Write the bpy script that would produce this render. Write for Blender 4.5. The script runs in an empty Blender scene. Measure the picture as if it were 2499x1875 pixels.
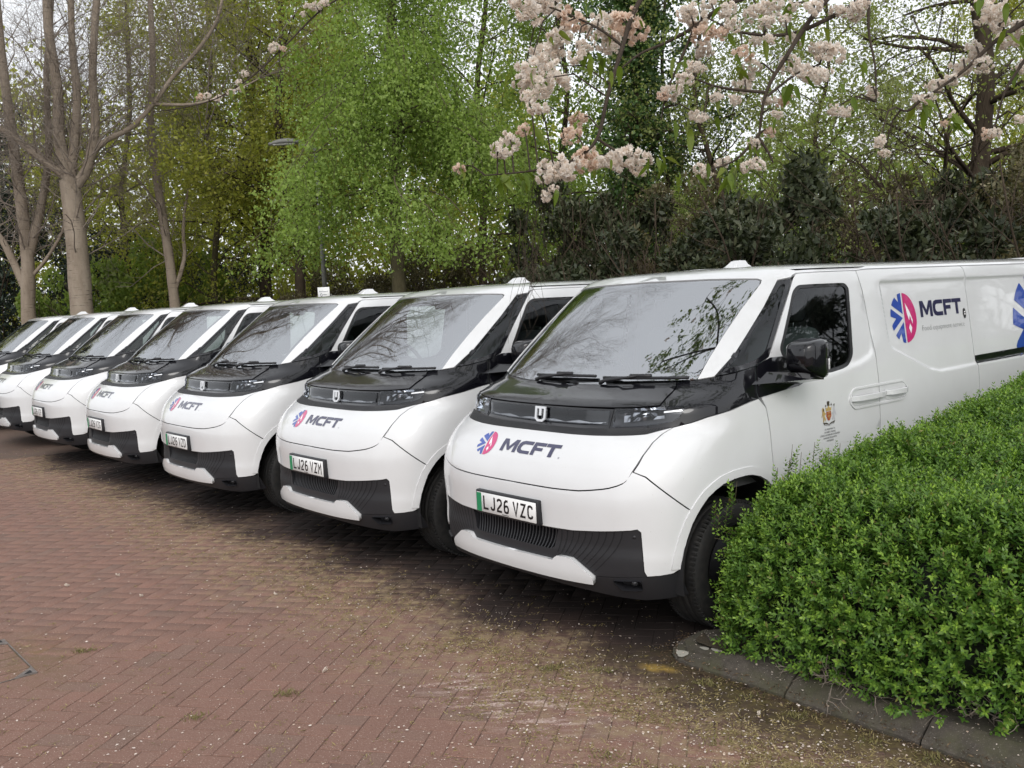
import bpy, bmesh, math, random
import numpy as np
from mathutils import Vector, Matrix
from mathutils.geometry import delaunay_2d_cdt

# ------------------------------------------------------------------ camera, sky, sun, exposure
SC = bpy.context.scene
COL = SC.collection
CAM_F, CAM_PITCH, CAM_ROLL, CAM_H = 2285.92 / 2499, math.radians(-5.129), math.radians(2.9076), 1.8175
cd = bpy.data.cameras.new('camera')
cam = bpy.data.objects.new('camera', cd)
COL.objects.link(cam)
_cp, _sp, _cr, _sr = math.cos(CAM_PITCH), math.sin(CAM_PITCH), math.cos(CAM_ROLL), math.sin(CAM_ROLL)
_fwd = Vector((0, _cp, _sp)); _up0 = Vector((0, -_sp, _cp)); _r0 = Vector((1, 0, 0))
_right = _r0 * _cr - _up0 * _sr
_up = _r0 * _sr + _up0 * _cr
M3 = Matrix((_right, _up, -_fwd)).transposed()
cam.matrix_world = Matrix.Translation((0, 0, CAM_H)) @ M3.to_4x4()
cd.sensor_width = 36.0
cd.lens = 36.0 * CAM_F
cd.clip_start = 0.05
cd.clip_end = 2000
SC.camera = cam

SUN_EL, SUN_AZ = math.radians(38), math.radians(176)
wd = bpy.data.worlds.new('World')
SC.world = wd
wd.use_nodes = True
wn = wd.node_tree.nodes; wl = wd.node_tree.links
for n in list(wn): wn.remove(n)
w_out = wn.new('ShaderNodeOutputWorld'); w_bg = wn.new('ShaderNodeBackground')
w_sky = wn.new('ShaderNodeTexSky'); w_sky.sky_type = 'NISHITA'; w_sky.sun_disc = False
w_sky.sun_elevation = SUN_EL; w_sky.sun_rotation = SUN_AZ
w_sky.air_density = 1.2; w_sky.dust_density = 4.0; w_sky.ozone_density = 1.0
w_hs = wn.new('ShaderNodeHueSaturation'); w_hs.inputs['Saturation'].default_value = 0.30; w_hs.inputs['Value'].default_value = 1.0
w_bg.inputs['Strength'].default_value = 0.15
# a closed layer of cloud, even and nearly white, over the clear sky
w_mx = wn.new('ShaderNodeMix'); w_mx.data_type = 'RGBA'; w_mx.inputs[0].default_value = .72; w_mx.inputs[7].default_value = (6.3, 6.45, 6.7, 1)
wl.new(w_sky.outputs[0], w_hs.inputs['Color']); wl.new(w_hs.outputs[0], w_mx.inputs[6]); wl.new(w_mx.outputs[2], w_bg.inputs['Color']); wl.new(w_bg.outputs[0], w_out.inputs['Surface'])
sd = bpy.data.lights.new('sun', 'SUN'); sd.energy = 0.85; sd.angle = math.radians(30); sd.color = (1, .98, .955)
sun = bpy.data.objects.new('sun', sd); COL.objects.link(sun)
# direction the light comes from (the Nishita sun_rotation turns clockwise from +Y)
_sd = Vector((math.sin(SUN_AZ) * math.cos(SUN_EL), math.cos(SUN_AZ) * math.cos(SUN_EL), math.sin(SUN_EL)))
sun.rotation_euler = _sd.to_track_quat('Z', 'Y').to_euler()
sun.location = (0, 0, 40)
SC.view_settings.view_transform = 'Standard'
SC.view_settings.look = 'None'
SC.view_settings.exposure = 0.52
SC.view_settings.gamma = 1.0
SC.view_settings.use_curve_mapping = False
try:
    SC.cycles.max_bounces = 8; SC.cycles.transparent_max_bounces = 24
    SC.cycles.diffuse_bounces = 3; SC.cycles.glossy_bounces = 4
    SC.cycles.caustics_reflective = False; SC.cycles.caustics_refractive = False
except Exception:
    pass

rnd = random.Random(7)
R = math.radians
RNG = np.random.default_rng(11)

# ------------------------------------------------------------------ helpers
def obj(name, mesh, mat=None, parent=None, loc=None, rot=None):
    o = bpy.data.objects.new(name, mesh)
    COL.objects.link(o)
    if mat is not None and mesh is not None and len(mesh.materials) == 0:
        mesh.materials.append(mat)
    if parent is not None: o.parent = parent
    if loc is not None: o.location = loc
    if rot is not None: o.rotation_euler = rot
    return o

def empty(name, loc=(0, 0, 0), rz=0.0):
    o = bpy.data.objects.new(name, None)
    o.empty_display_size = .2
    COL.objects.link(o); o.location = loc; o.rotation_euler = (0, 0, rz)
    return o

def tag(o, label=None, cat=None, group=None, kind=None):
    if label: o['label'] = label
    if cat: o['category'] = cat
    if group: o['group'] = group
    if kind: o['kind'] = kind
    return o

def mesh_np(name, V, F, smooth=False):
    """V (n,3), F list of index lists or (m,k) array"""
    me = bpy.data.meshes.new(name)
    V = np.asarray(V, dtype=np.float32)
    if isinstance(F, np.ndarray) and F.ndim == 2:
        m, k = F.shape
        me.vertices.add(len(V)); me.vertices.foreach_set('co', V.ravel())
        me.loops.add(m * k); me.loops.foreach_set('vertex_index', F.astype(np.int32).ravel())
        me.polygons.add(m); me.polygons.foreach_set('loop_start', np.arange(0, m * k, k, dtype=np.int32))
        try: me.polygons.foreach_set('loop_total', np.full(m, k, dtype=np.int32))
        except Exception: pass
        me.update(calc_edges=True); me.validate()
    else:
        me.from_pydata([tuple(map(float, v)) for v in V], [], [tuple(int(i) for i in f) for f in F])
        me.update()
    if smooth: me.polygons.foreach_set('use_smooth', np.ones(len(me.polygons), dtype=bool))
    return me

class MB:
    def __init__(s): s.v = []; s.f = []; s.sm = []; s.nm = {}
    def add(s, V, F, smooth=False):
        o = len(s.v); s.v += [tuple(map(float, v)) for v in V]
        s.f += [tuple(int(i) + o for i in f) for f in F]; s.sm += [smooth] * len(F); return s
    def box(s, c, d, rot=None, taper=1.0):
        x, y, z = d[0] / 2, d[1] / 2, d[2] / 2
        V = [(-x, -y, -z), (x, -y, -z), (x, y, -z), (-x, y, -z), (-x * taper, -y * taper, z), (x * taper, -y * taper, z), (x * taper, y * taper, z), (-x * taper, y * taper, z)]
        m = rot if rot is not None else Matrix.Identity(3)
        V = [m @ Vector(p) + Vector(c) for p in V]
        return s.add(V, [(0, 3, 2, 1), (4, 5, 6, 7), (0, 1, 5, 4), (1, 2, 6, 5), (2, 3, 7, 6), (3, 0, 4, 7)])
    def rbox(s, c, d, r, seg=3, rot=None, taper=(1, 1)):
        bm = bmesh.new(); bmesh.ops.create_cube(bm, size=1)
        for v in bm.verts:
            k = taper if v.co.z > 0 else (1, 1)
            v.co = Vector((v.co.x * d[0] * k[0], v.co.y * d[1] * k[1], v.co.z * d[2]))
        bmesh.ops.bevel(bm, geom=list(bm.edges), offset=r, segments=seg, affect='EDGES', profile=.5, clamp_overlap=True)
        m = rot if rot is not None else Matrix.Identity(3)
        bm.verts.index_update()
        s.add([m @ v.co + Vector(c) for v in bm.verts], [[v.index for v in f.verts] for f in bm.faces], True)
        bm.free(); return s
    def tube(s, pts, rad, n=6, cap=True, smooth=True):
        pts = [Vector(p) for p in pts]; rad = rad if hasattr(rad, '__len__') else [rad] * len(pts)
        V = []; F = []; prev = None
        for i, p in enumerate(pts):
            t = (pts[min(i + 1, len(pts) - 1)] - pts[max(i - 1, 0)])
            t = t.normalized() if t.length > 1e-9 else Vector((0, 0, 1))
            if prev is None:
                a = t.orthogonal().normalized()
            else:
                a = (prev - t * prev.dot(t)); a = a.normalized() if a.length > 1e-6 else t.orthogonal().normalized()
            prev = a; b = t.cross(a)
            for k in range(n):
                th = 2 * math.pi * k / n
                V.append(p + (a * math.cos(th) + b * math.sin(th)) * rad[i])
        for i in range(len(pts) - 1):
            for k in range(n):
                F.append((i * n + k, i * n + (k + 1) % n, (i + 1) * n + (k + 1) % n, (i + 1) * n + k))
        if cap:
            F.append(tuple(range(n - 1, -1, -1))); F.append(tuple((len(pts) - 1) * n + k for k in range(n)))
        return s.add(V, F, smooth)
    def lathe(s, prof, n=32, axis='Y', c=(0, 0, 0), closed=False):
        """prof: (radius, along axis) pairs"""
        V = []; F = []
        for (r, h) in prof:
            for k in range(n):
                th = 2 * math.pi * k / n; a, b = r * math.cos(th), r * math.sin(th)
                p = (a, h, b) if axis == 'Y' else ((a, b, h) if axis == 'Z' else (h, a, b))
                V.append((p[0] + c[0], p[1] + c[1], p[2] + c[2]))
        m = len(prof)
        for i in range(m if closed else m - 1):
            j = (i + 1) % m
            for k in range(n):
                F.append((i * n + k, i * n + (k + 1) % n, j * n + (k + 1) % n, j * n + k))
        return s.add(V, F, True)
    def merge(s, o):
        n = len(s.v); s.v += o.v; s.f += [tuple(i + n for i in f) for f in o.f]; s.sm += o.sm; s.nm.update({i + n: q for i, q in o.nm.items()}); return s
    def mirrored(s):
        o = MB(); o.v = [(x, -y, z) for x, y, z in s.v]; o.f = [tuple(reversed(f)) for f in s.f]; o.sm = list(s.sm); o.nm = {i: (x, -y, z) for i, (x, y, z) in s.nm.items()}; return o
    def mesh(s, name):
        me = bpy.data.meshes.new(name); me.from_pydata(s.v, [], s.f)
        me.polygons.foreach_set('use_smooth', np.array(s.sm, dtype=bool)); me.update()
        if s.nm:
            N = np.zeros((len(s.v), 3)); 
            for i, q in s.nm.items(): N[i] = q
            me.normals_split_custom_set_from_vertices([tuple(q) for q in N])
        return me
    def build(s, name, mat, parent=None, loc=None, rot=None):
        return obj(name, s.mesh(name), mat, parent, loc, rot)

def text_mesh(txt, size, width=None, bold=0.0, align='LEFT', space=1.0):
    """flat text in the XY plane as (verts, faces)"""
    cu = bpy.data.curves.new('lettering', 'FONT'); cu.body = txt; cu.size = size; cu.align_x = align
    cu.offset = bold; cu.resolution_u = 2; cu.space_character = space
    o = bpy.data.objects.new('lettering', cu); COL.objects.link(o)
    dg = bpy.context.evaluated_depsgraph_get(); dg.update()
    me = bpy.data.meshes.new_from_object(o.evaluated_get(dg))
    V = np.array([v.co[:] for v in me.vertices]); F = [list(p.vertices) for p in me.polygons]
    bpy.data.objects.remove(o); bpy.data.curves.remove(cu); bpy.data.meshes.remove(me)
    if width is not None and len(V):
        w = V[:, 0].max() - V[:, 0].min(); x0 = V[:, 0].min()
        if align == 'CENTER': V[:, 0] *= width / w
        else: V[:, 0] = (V[:, 0] - x0) * width / w
    return V, F

# ------------------------------------------------------------------ materials
def mat(name):
    m = bpy.data.materials.new(name); m.use_nodes = True
    return m, m.node_tree.nodes, m.node_tree.links, m.node_tree.nodes['Principled BSDF']

def pset(b, **k):
    names = dict(rough='Roughness', metal='Metallic', coat='Coat Weight', coatr='Coat Roughness', ior='IOR', spec='Specular IOR Level', trans='Transmission Weight', sheen='Sheen Weight')
    for a, v in k.items():
        if a == 'color': b.inputs['Base Color'].default_value = (*v, 1)
        else: b.inputs[names[a]].default_value = v

def simple(name, color, **k):
    m, n, l, b = mat(name); pset(b, color=color, **k); return m

def noise(n, l, scale, detail=4, rough=.55, coord='Object', dist=0.0):
    tc = n.new('ShaderNodeTexCoord'); t = n.new('ShaderNodeTexNoise')
    t.inputs['Scale'].default_value = scale; t.inputs['Detail'].default_value = detail; t.inputs['Roughness'].default_value = rough; t.inputs['Distortion'].default_value = dist
    l.new(tc.outputs[coord], t.inputs['Vector']); return t

def ramp(n, l, fac, stops):
    r = n.new('ShaderNodeValToRGB'); e = r.color_ramp.elements
    while len(e) < len(stops): e.new(.5)
    for el, (p, c) in zip(e, stops):
        el.position = p; el.color = (*c, 1) if len(c) == 3 else c
    l.new(fac, r.inputs['Fac']); return r

def mixc(n, l, fac, a, b, mode='MIX'):
    m = n.new('ShaderNodeMix'); m.data_type = 'RGBA'; m.blend_type = mode
    for sock, v in ((m.inputs[0], fac), (m.inputs[6], a), (m.inputs[7], b)):
        if hasattr(v, 'is_linked'): l.new(v, sock)
        elif isinstance(v, (int, float)): sock.default_value = v
        else: sock.default_value = (*v, 1)
    return m.outputs[2]

def bump(n, l, b, h, strength=.3, dist=.01):
    x = n.new('ShaderNodeBump'); x.inputs['Strength'].default_value = strength; x.inputs['Distance'].default_value = dist
    l.new(h, x.inputs['Height']); l.new(x.outputs[0], b.inputs['Normal'])

MT = {}
def make_materials():
    # van paint, faintly grimy near the ground
    m, n, l, b = mat('white_paint'); pset(b, rough=.38, coat=1.0, coatr=.04, spec=.4)
    t = noise(n, l, 3.0, 6); r = ramp(n, l, t.outputs['Fac'], [(.35, (.645, .65, .655)), (.75, (.61, .612, .614))])
    t2 = noise(n, l, 95, 3, .6); sp_ = ramp(n, l, t2.outputs['Fac'], [(.70, (0,) * 3), (.76, (.55,) * 3)])
    l.new(mixc(n, l, sp_.outputs[0], r.outputs[0], (.34, .31, .25)), b.inputs['Base Color']); MT['white'] = m
    m, n, l, b = mat('gloss_black_paint'); pset(b, color=(.004, .004, .006), rough=.3, coat=1.0, coatr=.01, spec=.1)
    t = noise(n, l, 14, 5); r = ramp(n, l, t.outputs['Fac'], [(.4, (.008,) * 3), (.8, (.03,) * 3)]); l.new(r.outputs[0], b.inputs['Coat Roughness']); MT['gloss'] = m
    m, n, l, b = mat('satin_black_plastic'); pset(b, color=(.012, .012, .0145), rough=.5)
    t = noise(n, l, 220, 2); bump(n, l, b, t.outputs['Fac'], .15, .001); MT['satin'] = m
    m, n, l, b = mat('ribbed_black_plastic'); pset(b, color=(.012, .012, .014), rough=.42)
    tc = n.new('ShaderNodeTexCoord'); w = n.new('ShaderNodeTexWave'); w.inputs['Scale'].default_value = 26; w.bands_direction = 'Y'
    l.new(tc.outputs['Object'], w.inputs['Vector']); bump(n, l, b, w.outputs['Fac'], .9, .004); MT['ribbed'] = m
    MT['rubber'] = simple('window_rubber', (.010, .010, .011), rough=.45)
    m, n, l, b = mat('tyre_rubber'); pset(b, color=(.022, .021, .021), rough=.75)
    t = noise(n, l, 30, 5); r = ramp(n, l, t.outputs['Fac'], [(.4, (.008, .008, .008)), (.8, (.022, .020, .018))]); l.new(r.outputs[0], b.inputs['Base Color']); MT['tyre'] = m
    MT['dark'] = simple('dark_cavity', (.006, .006, .007), rough=.9)
    MT['rim'] = simple('dark_wheel_steel', (.03, .03, .034), rough=.4, metal=.6)
    MT['chrome'] = simple('lamp_reflector', (.34, .35, .37), rough=.18, metal=1.0)
    MT['lampgrey'] = simple('lamp_inner_plastic', (.035, .036, .04), rough=.25, metal=.3)
    MT['drl'] = simple('daylight_strip', (.75, .77, .8), rough=.2, coat=1)
    MT['silver'] = simple('badge_silver', (.72, .73, .75), rough=.25, metal=.55)
    MT['blue'] = simple('decal_blue', (.012, .055, .33), rough=.3, coat=.8)
    MT['pink'] = simple('decal_magenta', (.52, .012, .145), rough=.3, coat=.8)
    MT['navy'] = simple('decal_navy', (.010, .009, .055), rough=.3, coat=.8)
    MT['blacktext'] = simple('decal_black', (.008, .008, .009), rough=.35)
    MT['decalwhite'] = simple('decal_white', (.82, .80, .82), rough=.3, coat=.8)
    MT['platewhite'] = simple('plate_white', (.74, .74, .73), rough=.35)
    MT['plategreen'] = simple('plate_green', (.012, .22, .09), rough=.35)
    MT['gold'] = simple('crest_gold', (.42, .30, .11), rough=.4)
    MT['crestdark'] = simple('crest_dark', (.06, .05, .035), rough=.4)
    MT['crestred'] = simple('crest_red', (.33, .08, .03), rough=.4)
    MT['crestsilver'] = simple('crest_silver', (.45, .45, .47), rough=.4)
    MT['seat'] = simple('seat_fabric', (.07, .075, .085), rough=.9)
    MT['seatgrey'] = simple('seat_grey', (.24, .27, .28), rough=.85)
    MT['dash'] = simple('dashboard_plastic', (.13, .132, .138), rough=.6)
    MT['cabin'] = simple('cabin_lining', (.42, .43, .43), rough=.8)
    MT['bulkhead'] = simple('bulkhead_grey', (.42, .43, .44), rough=.7)
    MT['amber'] = simple('indicator_lens', (.55, .55, .55), rough=.15)
    for nm, ior, tint in (('windscreen', 4.8, (.80, .86, .83)), ('sideglass', 1.5, (.58, .64, .62)), ('lens', 1.5, (.93, .94, .96))):
        m = bpy.data.materials.new(nm + '_glass'); m.use_nodes = True; n = m.node_tree.nodes; l = m.node_tree.links
        for x in list(n): n.remove(x)
        o = n.new('ShaderNodeOutputMaterial'); mx = n.new('ShaderNodeMixShader'); fr = n.new('ShaderNodeFresnel'); fr.inputs['IOR'].default_value = ior
        tr = n.new('ShaderNodeBsdfTransparent'); tr.inputs['Color'].default_value = (*tint, 1)
        gl = n.new('ShaderNodeBsdfGlossy'); gl.inputs['Roughness'].default_value = .015; gl.inputs['Color'].default_value = (.95, .97, 1, 1)
        l.new(fr.outputs[0], mx.inputs[0]); l.new(tr.outputs[0], mx.inputs[1]); l.new(gl.outputs[0], mx.inputs[2]); l.new(mx.outputs[0], o.inputs['Surface'])
        MT[nm] = m
make_materials()

# ------------------------------------------------------------------ the van
# Body skin: at each height z the plan outline is a superellipse nose that runs into straight flanks.
NX = [(.15, -.10), (.25, -.04), (.33, -.012), (.40, .0), (.47, .0), (.55, -.008), (.65, -.004), (.75, 0), (.85, -.012), (.93, -.04), (1.0, -.09), (1.05, -.145), (1.09, -.20), (1.118, -.25), (1.14, -.268), (1.207, -.28), (1.23, -.297), (1.27, -.385), (1.300, -.455), (1.3120, -0.4968), (1.3530, -0.5415), (1.3940, -0.5874), (1.4350, -0.6344), (1.4760, -0.6826), (1.5170, -0.7319), (1.5580, -0.7824), (1.5990, -0.8340), (1.6400, -0.8868), (1.6810, -0.9408), (1.7220, -0.9959), (1.7630, -1.0521), (1.8040, -1.1095), (1.8450, -1.1681), (1.898, -1.257), (1.915, -1.305)]
NW = [(.15, .93), (.3, .965), (.5, .985), (.8, .992), (1.05, .99), (1.2, .983), (1.36, .967), (1.6, .938), (1.8, .912), (1.87, .899), (1.895, .888), (1.915, .868)]
def pchip(tab):
    x = np.array([a for a, b in tab]); y = np.array([b for a, b in tab]); h = np.diff(x); d = np.diff(y) / h; m = np.zeros(len(x))
    for i in range(1, len(x) - 1):
        if d[i - 1] * d[i] > 0:
            w1 = 2 * h[i] + h[i - 1]; w2 = h[i] + 2 * h[i - 1]; m[i] = (w1 + w2) / (w1 / d[i - 1] + w2 / d[i])
    m[0] = d[0]; m[-1] = d[-1]
    def f(q):
        q = np.clip(q, x[0], x[-1]); i = np.clip(np.searchsorted(x, q, side='right') - 1, 0, len(h) - 1); t = (q - x[i]) / h[i]
        return (2 * t**3 - 3 * t**2 + 1) * y[i] + (t**3 - 2 * t**2 + t) * h[i] * m[i] + (-2 * t**3 + 3 * t**2) * y[i + 1] + (t**3 - t**2) * h[i] * m[i + 1]
    return f
fX = pchip(NX); fW = pchip(NW)
ND = .58; R2 = math.sqrt(2)
def sF(x, y, z):
    w = fW(z); X = np.maximum((x - (fX(z) - ND)) / ND, 0); return (np.abs(y) / w)**3 + X**3 - 1
def skin(sz):
    """diagonal coordinates (s,z) -> points and outward normals of the body skin"""
    sz = np.asarray(sz, float).reshape(-1, 2); s, z = sz[:, 0], sz[:, 1]
    lo = -s.copy(); hi = -s + 1.05 * R2
    for _ in range(42):
        m = (lo + hi) / 2; out = sF((m - s) / R2, (m + s) / R2, z) > 0
        hi = np.where(out, m, hi); lo = np.where(out, lo, m)
    q = (lo + hi) / 2; x, y = (q - s) / R2, (q + s) / R2; e = 1e-4
    g = np.stack([sF(x + e, y, z) - sF(x - e, y, z), sF(x, y + e, z) - sF(x, y - e, z), sF(x, y, z + e) - sF(x, y, z - e)], 1)
    g /= np.linalg.norm(g, axis=1)[:, None]
    return np.stack([x, y, z], 1), g
def fy(y, z):      # a point of the skin by its y (front), as (s,z)
    w = float(fW(z)); x = float(fX(z)) - ND + ND * max(0, 1 - (abs(y) / w)**3)**(1 / 3); return ((y - x) / R2, z)
def xs(x, z):      # a point of the skin by its x (flank), as (s,z)
    X = max((x - (float(fX(z)) - ND)) / ND, 0); y = float(fW(z)) * max(0, 1 - X**3)**(1 / 3); return ((y - x) / R2, z)
def FY(L): return [fy(*p) for p in L]
def XS(L): return [xs(*p) for p in L]

def inside(P, poly):
    P = np.asarray(P); poly = np.asarray(poly); x, y = P[:, 0], P[:, 1]; r = np.zeros(len(P), bool)
    j = len(poly) - 1
    for i in range(len(poly)):
        xi, yi = poly[i]; xj, yj = poly[j]
        c = ((yi > y) != (yj > y)) & (x < (xj - xi) * (y - yi) / ((yj - yi) if yj != yi else 1e-12) + xi)
        r ^= c; j = i
    return r
def polydist(P, poly):
    P = np.asarray(P); poly = np.asarray(poly); d = np.full(len(P), 1e9)
    for i in range(len(poly)):
        a, b = poly[i], poly[(i + 1) % len(poly)]; ab = b - a; t = np.clip(((P - a) @ ab) / (ab @ ab + 1e-12), 0, 1)
        d = np.minimum(d, np.linalg.norm(P - (a + t[:, None] * ab), axis=1))
    return d
def dens(poly, sp):
    out = []
    for i in range(len(poly)):
        a = np.array(poly[i], float); b = np.array(poly[(i + 1) % len(poly)], float); k = max(1, int(math.ceil(np.linalg.norm(b - a) / sp)))
        for j in range(k): out.append(a + (b - a) * j / k)
    return np.array(out)
def roundc(poly, r, seg=4):
    """round the corners of a closed polygon"""
    out = []; n = len(poly)
    for i in range(n):
        p = np.array(poly[i], float); a = np.array(poly[i - 1], float) - p; b = np.array(poly[(i + 1) % n], float) - p
        la, lb = np.linalg.norm(a), np.linalg.norm(b); rr = min(r, la * .45, lb * .45)
        A = p + a / la * rr; B = p + b / lb * rr
        for k in range(seg + 1):
            t = k / seg; out.append(tuple((1 - t)**2 * A + 2 * t * (1 - t) * p + t * t * B))
    return out
def inset(poly, d):
    P = np.array(poly, float); n = len(P); ar = 0.5 * np.sum(P[:, 0] * np.roll(P[:, 1], -1) - np.roll(P[:, 0], -1) * P[:, 1]); sg = 1 if ar > 0 else -1
    out = []
    for i in range(n):
        a = P[i] - P[i - 1]; b = P[(i + 1) % n] - P[i]; a /= np.linalg.norm(a) + 1e-12; b /= np.linalg.norm(b) + 1e-12
        na = np.array([-a[1], a[0]]) * sg; nb = np.array([-b[1], b[0]]) * sg; m = na + nb; m /= np.linalg.norm(m) + 1e-12
        out.append(tuple(P[i] + m * d / max(.35, m @ na)))
    return out
def tri2d(outline, holes, sp, extra=()):
    """triangulate a polygon with holes: points, triangles, boundary loops"""
    loops = [dens(outline, sp)] + [dens(h, sp) for h in holes]
    P = []; E = []; LO = []
    for L in loops:
        o = len(P); P += [tuple(p) for p in L]; E += [(o + i, o + (i + 1) % len(L)) for i in range(len(L))]; LO.append(list(range(o, o + len(L))))
    A = loops[0]; x0, z0 = A.min(0); x1, z1 = A.max(0)
    g = []; r = 0; zz = z0 + sp * .5
    while zz < z1:
        xx = x0 + sp * (.25 if r % 2 else .75)
        while xx < x1: g.append((xx, zz)); xx += sp
        zz += sp * .87; r += 1
    G = np.array(g) if g else np.zeros((0, 2))
    if len(extra):
        X = np.array(extra)
        if len(G): G = G[(np.linalg.norm(G[:, None] - X[None], axis=2)).min(1) > .02]
        G = np.vstack([G, X])
    if len(G):
        ok = inside(G, A) & (polydist(G, A) > (.3 * sp if not len(extra) else .008))
        for h in loops[1:]: ok &= ~inside(G, h) & (polydist(G, h) > .3 * sp)
        P += [tuple(p) for p in G[ok]]
    r = delaunay_2d_cdt([Vector(p) for p in P], E, [], 0, 1e-6)
    V = np.array([v[:] for v in r[0]]); T = np.array([f for f in r[2] if len(f) == 3])
    c = V[T].mean(1); ok = inside(c, A)
    for h in loops[1:]: ok &= ~inside(c, h)
    inv = {}
    for i, src in enumerate(r[3]):
        for q in src: inv[q] = i
    LO = [[inv.get(i, -1) for i in L] for L in LO]
    return V, T[ok], LO

# pressed shapes of the flank: depth as a function of (x,z)
SCALLOP = [(-.86, 1.222), (-.97, 1.232), (-1.301, 1.259), (-1.725, 1.289), (-1.993, 1.318), (-2.119, 1.352), (-2.168, 1.39), (-2.2, 1.5), (-2.2, 2.0), (-.6, 2.0)]
RECESS = [(-2.324, 1.803), (-2.345, 1.823), (-4.78, 1.815), (-4.8, 1.20), (-3.473, 1.197), (-2.969, 1.192), (-2.832, 1.218), (-2.379, 1.39), (-2.352, 1.42)]
def _press(P, poly, d, w):
    poly = np.array(poly); s = polydist(P, poly); t = np.clip(np.where(inside(P, poly), s, 0) / w, 0, 1); return -d * t * t * (3 - 2 * t)
def disp(P):
    Q = P[:, [0, 2]]; out = np.zeros(len(P)); m = (P[:, 0] < -.9) & (P[:, 1] > .8)
    if m.any(): out[m] = _press(Q[m], SCALLOP, .010, .035) + _press(Q[m], RECESS, .012, .022)
    return out
def on_centre(p): return abs(p[0] + float(fX(p[1])) / R2) < 1e-6
def patch(outline, off=0.0, sp=.05, skirt=.014, holes=(), extra=(), sym=False):
    if sym:
        o2 = []
        for i, p in enumerate(outline):
            o2.append(p); q = outline[(i + 1) % len(outline)]
            if on_centre(p) and on_centre(q) and abs(p[1] - q[1]) > .02: o2 += centre(p[1], q[1], max(2, int(abs(p[1] - q[1]) / .012)))[1:-1]
        outline = o2
    V2, T, LO = tri2d(outline, holes, sp, extra)
    P, N = skin(V2); P = P + N * (off + disp(P))[:, None]
    t = P[T]; nn = np.cross(t[:, 1] - t[:, 0], t[:, 2] - t[:, 0]); flip = np.einsum('ij,ij->i', nn, N[T[:, 0]]) < 0
    T = np.where(flip[:, None], T[:, ::-1], T)
    mb = MB(); mb.add(P, T, True)
    if not np.any(disp(P)): mb.nm = {i: tuple(N[i]) for i in range(len(P))}
    if skirt:
        for k, L in enumerate(LO):
            A = [P[i] for i in L]; B = [P[i] - N[i] * skirt for i in L]; n = len(L); V = A + B; F = []
            for i in range(n):
                j = (i + 1) % n
                if sym and abs(A[i][1]) < 2e-3 and abs(A[j][1]) < 2e-3: continue
                F.append((i, j, n + j, n + i))
            # outward facing
            a2 = np.array([V2[i] for i in L]); ar = 0.5 * np.sum(a2[:, 0] * np.roll(a2[:, 1], -1) - np.roll(a2[:, 0], -1) * a2[:, 1])
            mb.add(V, F if (ar > 0) != (k == 0) else [f[::-1] for f in F], False)
    if sym:
        mm = mb.mirrored(); mb.merge(mm)
        bm = bmesh.new(); me = mb.mesh('tmp'); bm.from_mesh(me); bpy.data.meshes.remove(me)
        for v in bm.verts:
            if abs(v.co.y) < 2e-3: v.co.y = 0
        bmesh.ops.remove_doubles(bm, verts=[v for v in bm.verts if v.co.y == 0], dist=1e-4)
        bm.verts.index_update(); o = MB(); o.v = [tuple(v.co) for v in bm.verts]; o.f = [tuple(v.index for v in f.verts) for f in bm.faces]; o.sm = [f.smooth for f in bm.faces]; bm.free()
        if mb.nm:
            key = {tuple(np.round((mb.v[i][0], 0 if abs(mb.v[i][1]) < 2e-3 else mb.v[i][1], mb.v[i][2]), 5)): q for i, q in mb.nm.items()}
            fl = {i for f, sm in zip(o.f, o.sm) if sm for i in f}
            for i in fl:
                q = key.get(tuple(np.round(o.v[i], 5)))
                if q is not None: o.nm[i] = (q[0], 0 if o.v[i][1] == 0 else q[1], q[2])
        return o
    return mb
def centre(z0, z1, n=14): return [fy(0, z0 + (z1 - z0) * i / n) for i in range(n + 1)]
def both(name, mb, m, root):
    a = mb.build(name, m, root); b = mb.mirrored().build(name, m, root); return a, b
def flat_on_side(V, x0, z0, sx=1.0, sz=1.0, off=.002):
    """flat artwork (u to the rear, v up) laid on the left flank"""
    V = np.asarray(V, float); xz = np.stack([x0 - V[:, 0] * sx, z0 + V[:, 1] * sz], 1); s = np.array([xs(*p) for p in xz]); P, N = skin(s); return P + N * (off + disp(P))[:, None]
def flat_on_front(V, y0, z0, off=.002):
    """flat artwork (u towards the van's left, v up the slope) laid on the nose"""
    V = np.asarray(V, float); out = []
    sgn = np.sign(y0 + V[:, 0]); yy = np.abs(y0 + V[:, 0]); s = np.array([fy(a, z0 + b * .735) for a, b in zip(yy, V[:, 1])]); P, N = skin(s); P = P + N * off; P[:, 1] *= np.where(sgn == 0, 1, sgn); return P
def art(poly, sp=.03, holes=()):
    V, T, _ = tri2d(poly, holes, sp); t = V[T]; a = (t[:, 1] - t[:, 0]); b = (t[:, 2] - t[:, 0]); fl = (a[:, 0] * b[:, 1] - a[:, 1] * b[:, 0]) < 0
    return V, np.where(fl[:, None], T[:, ::-1], T)

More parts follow.
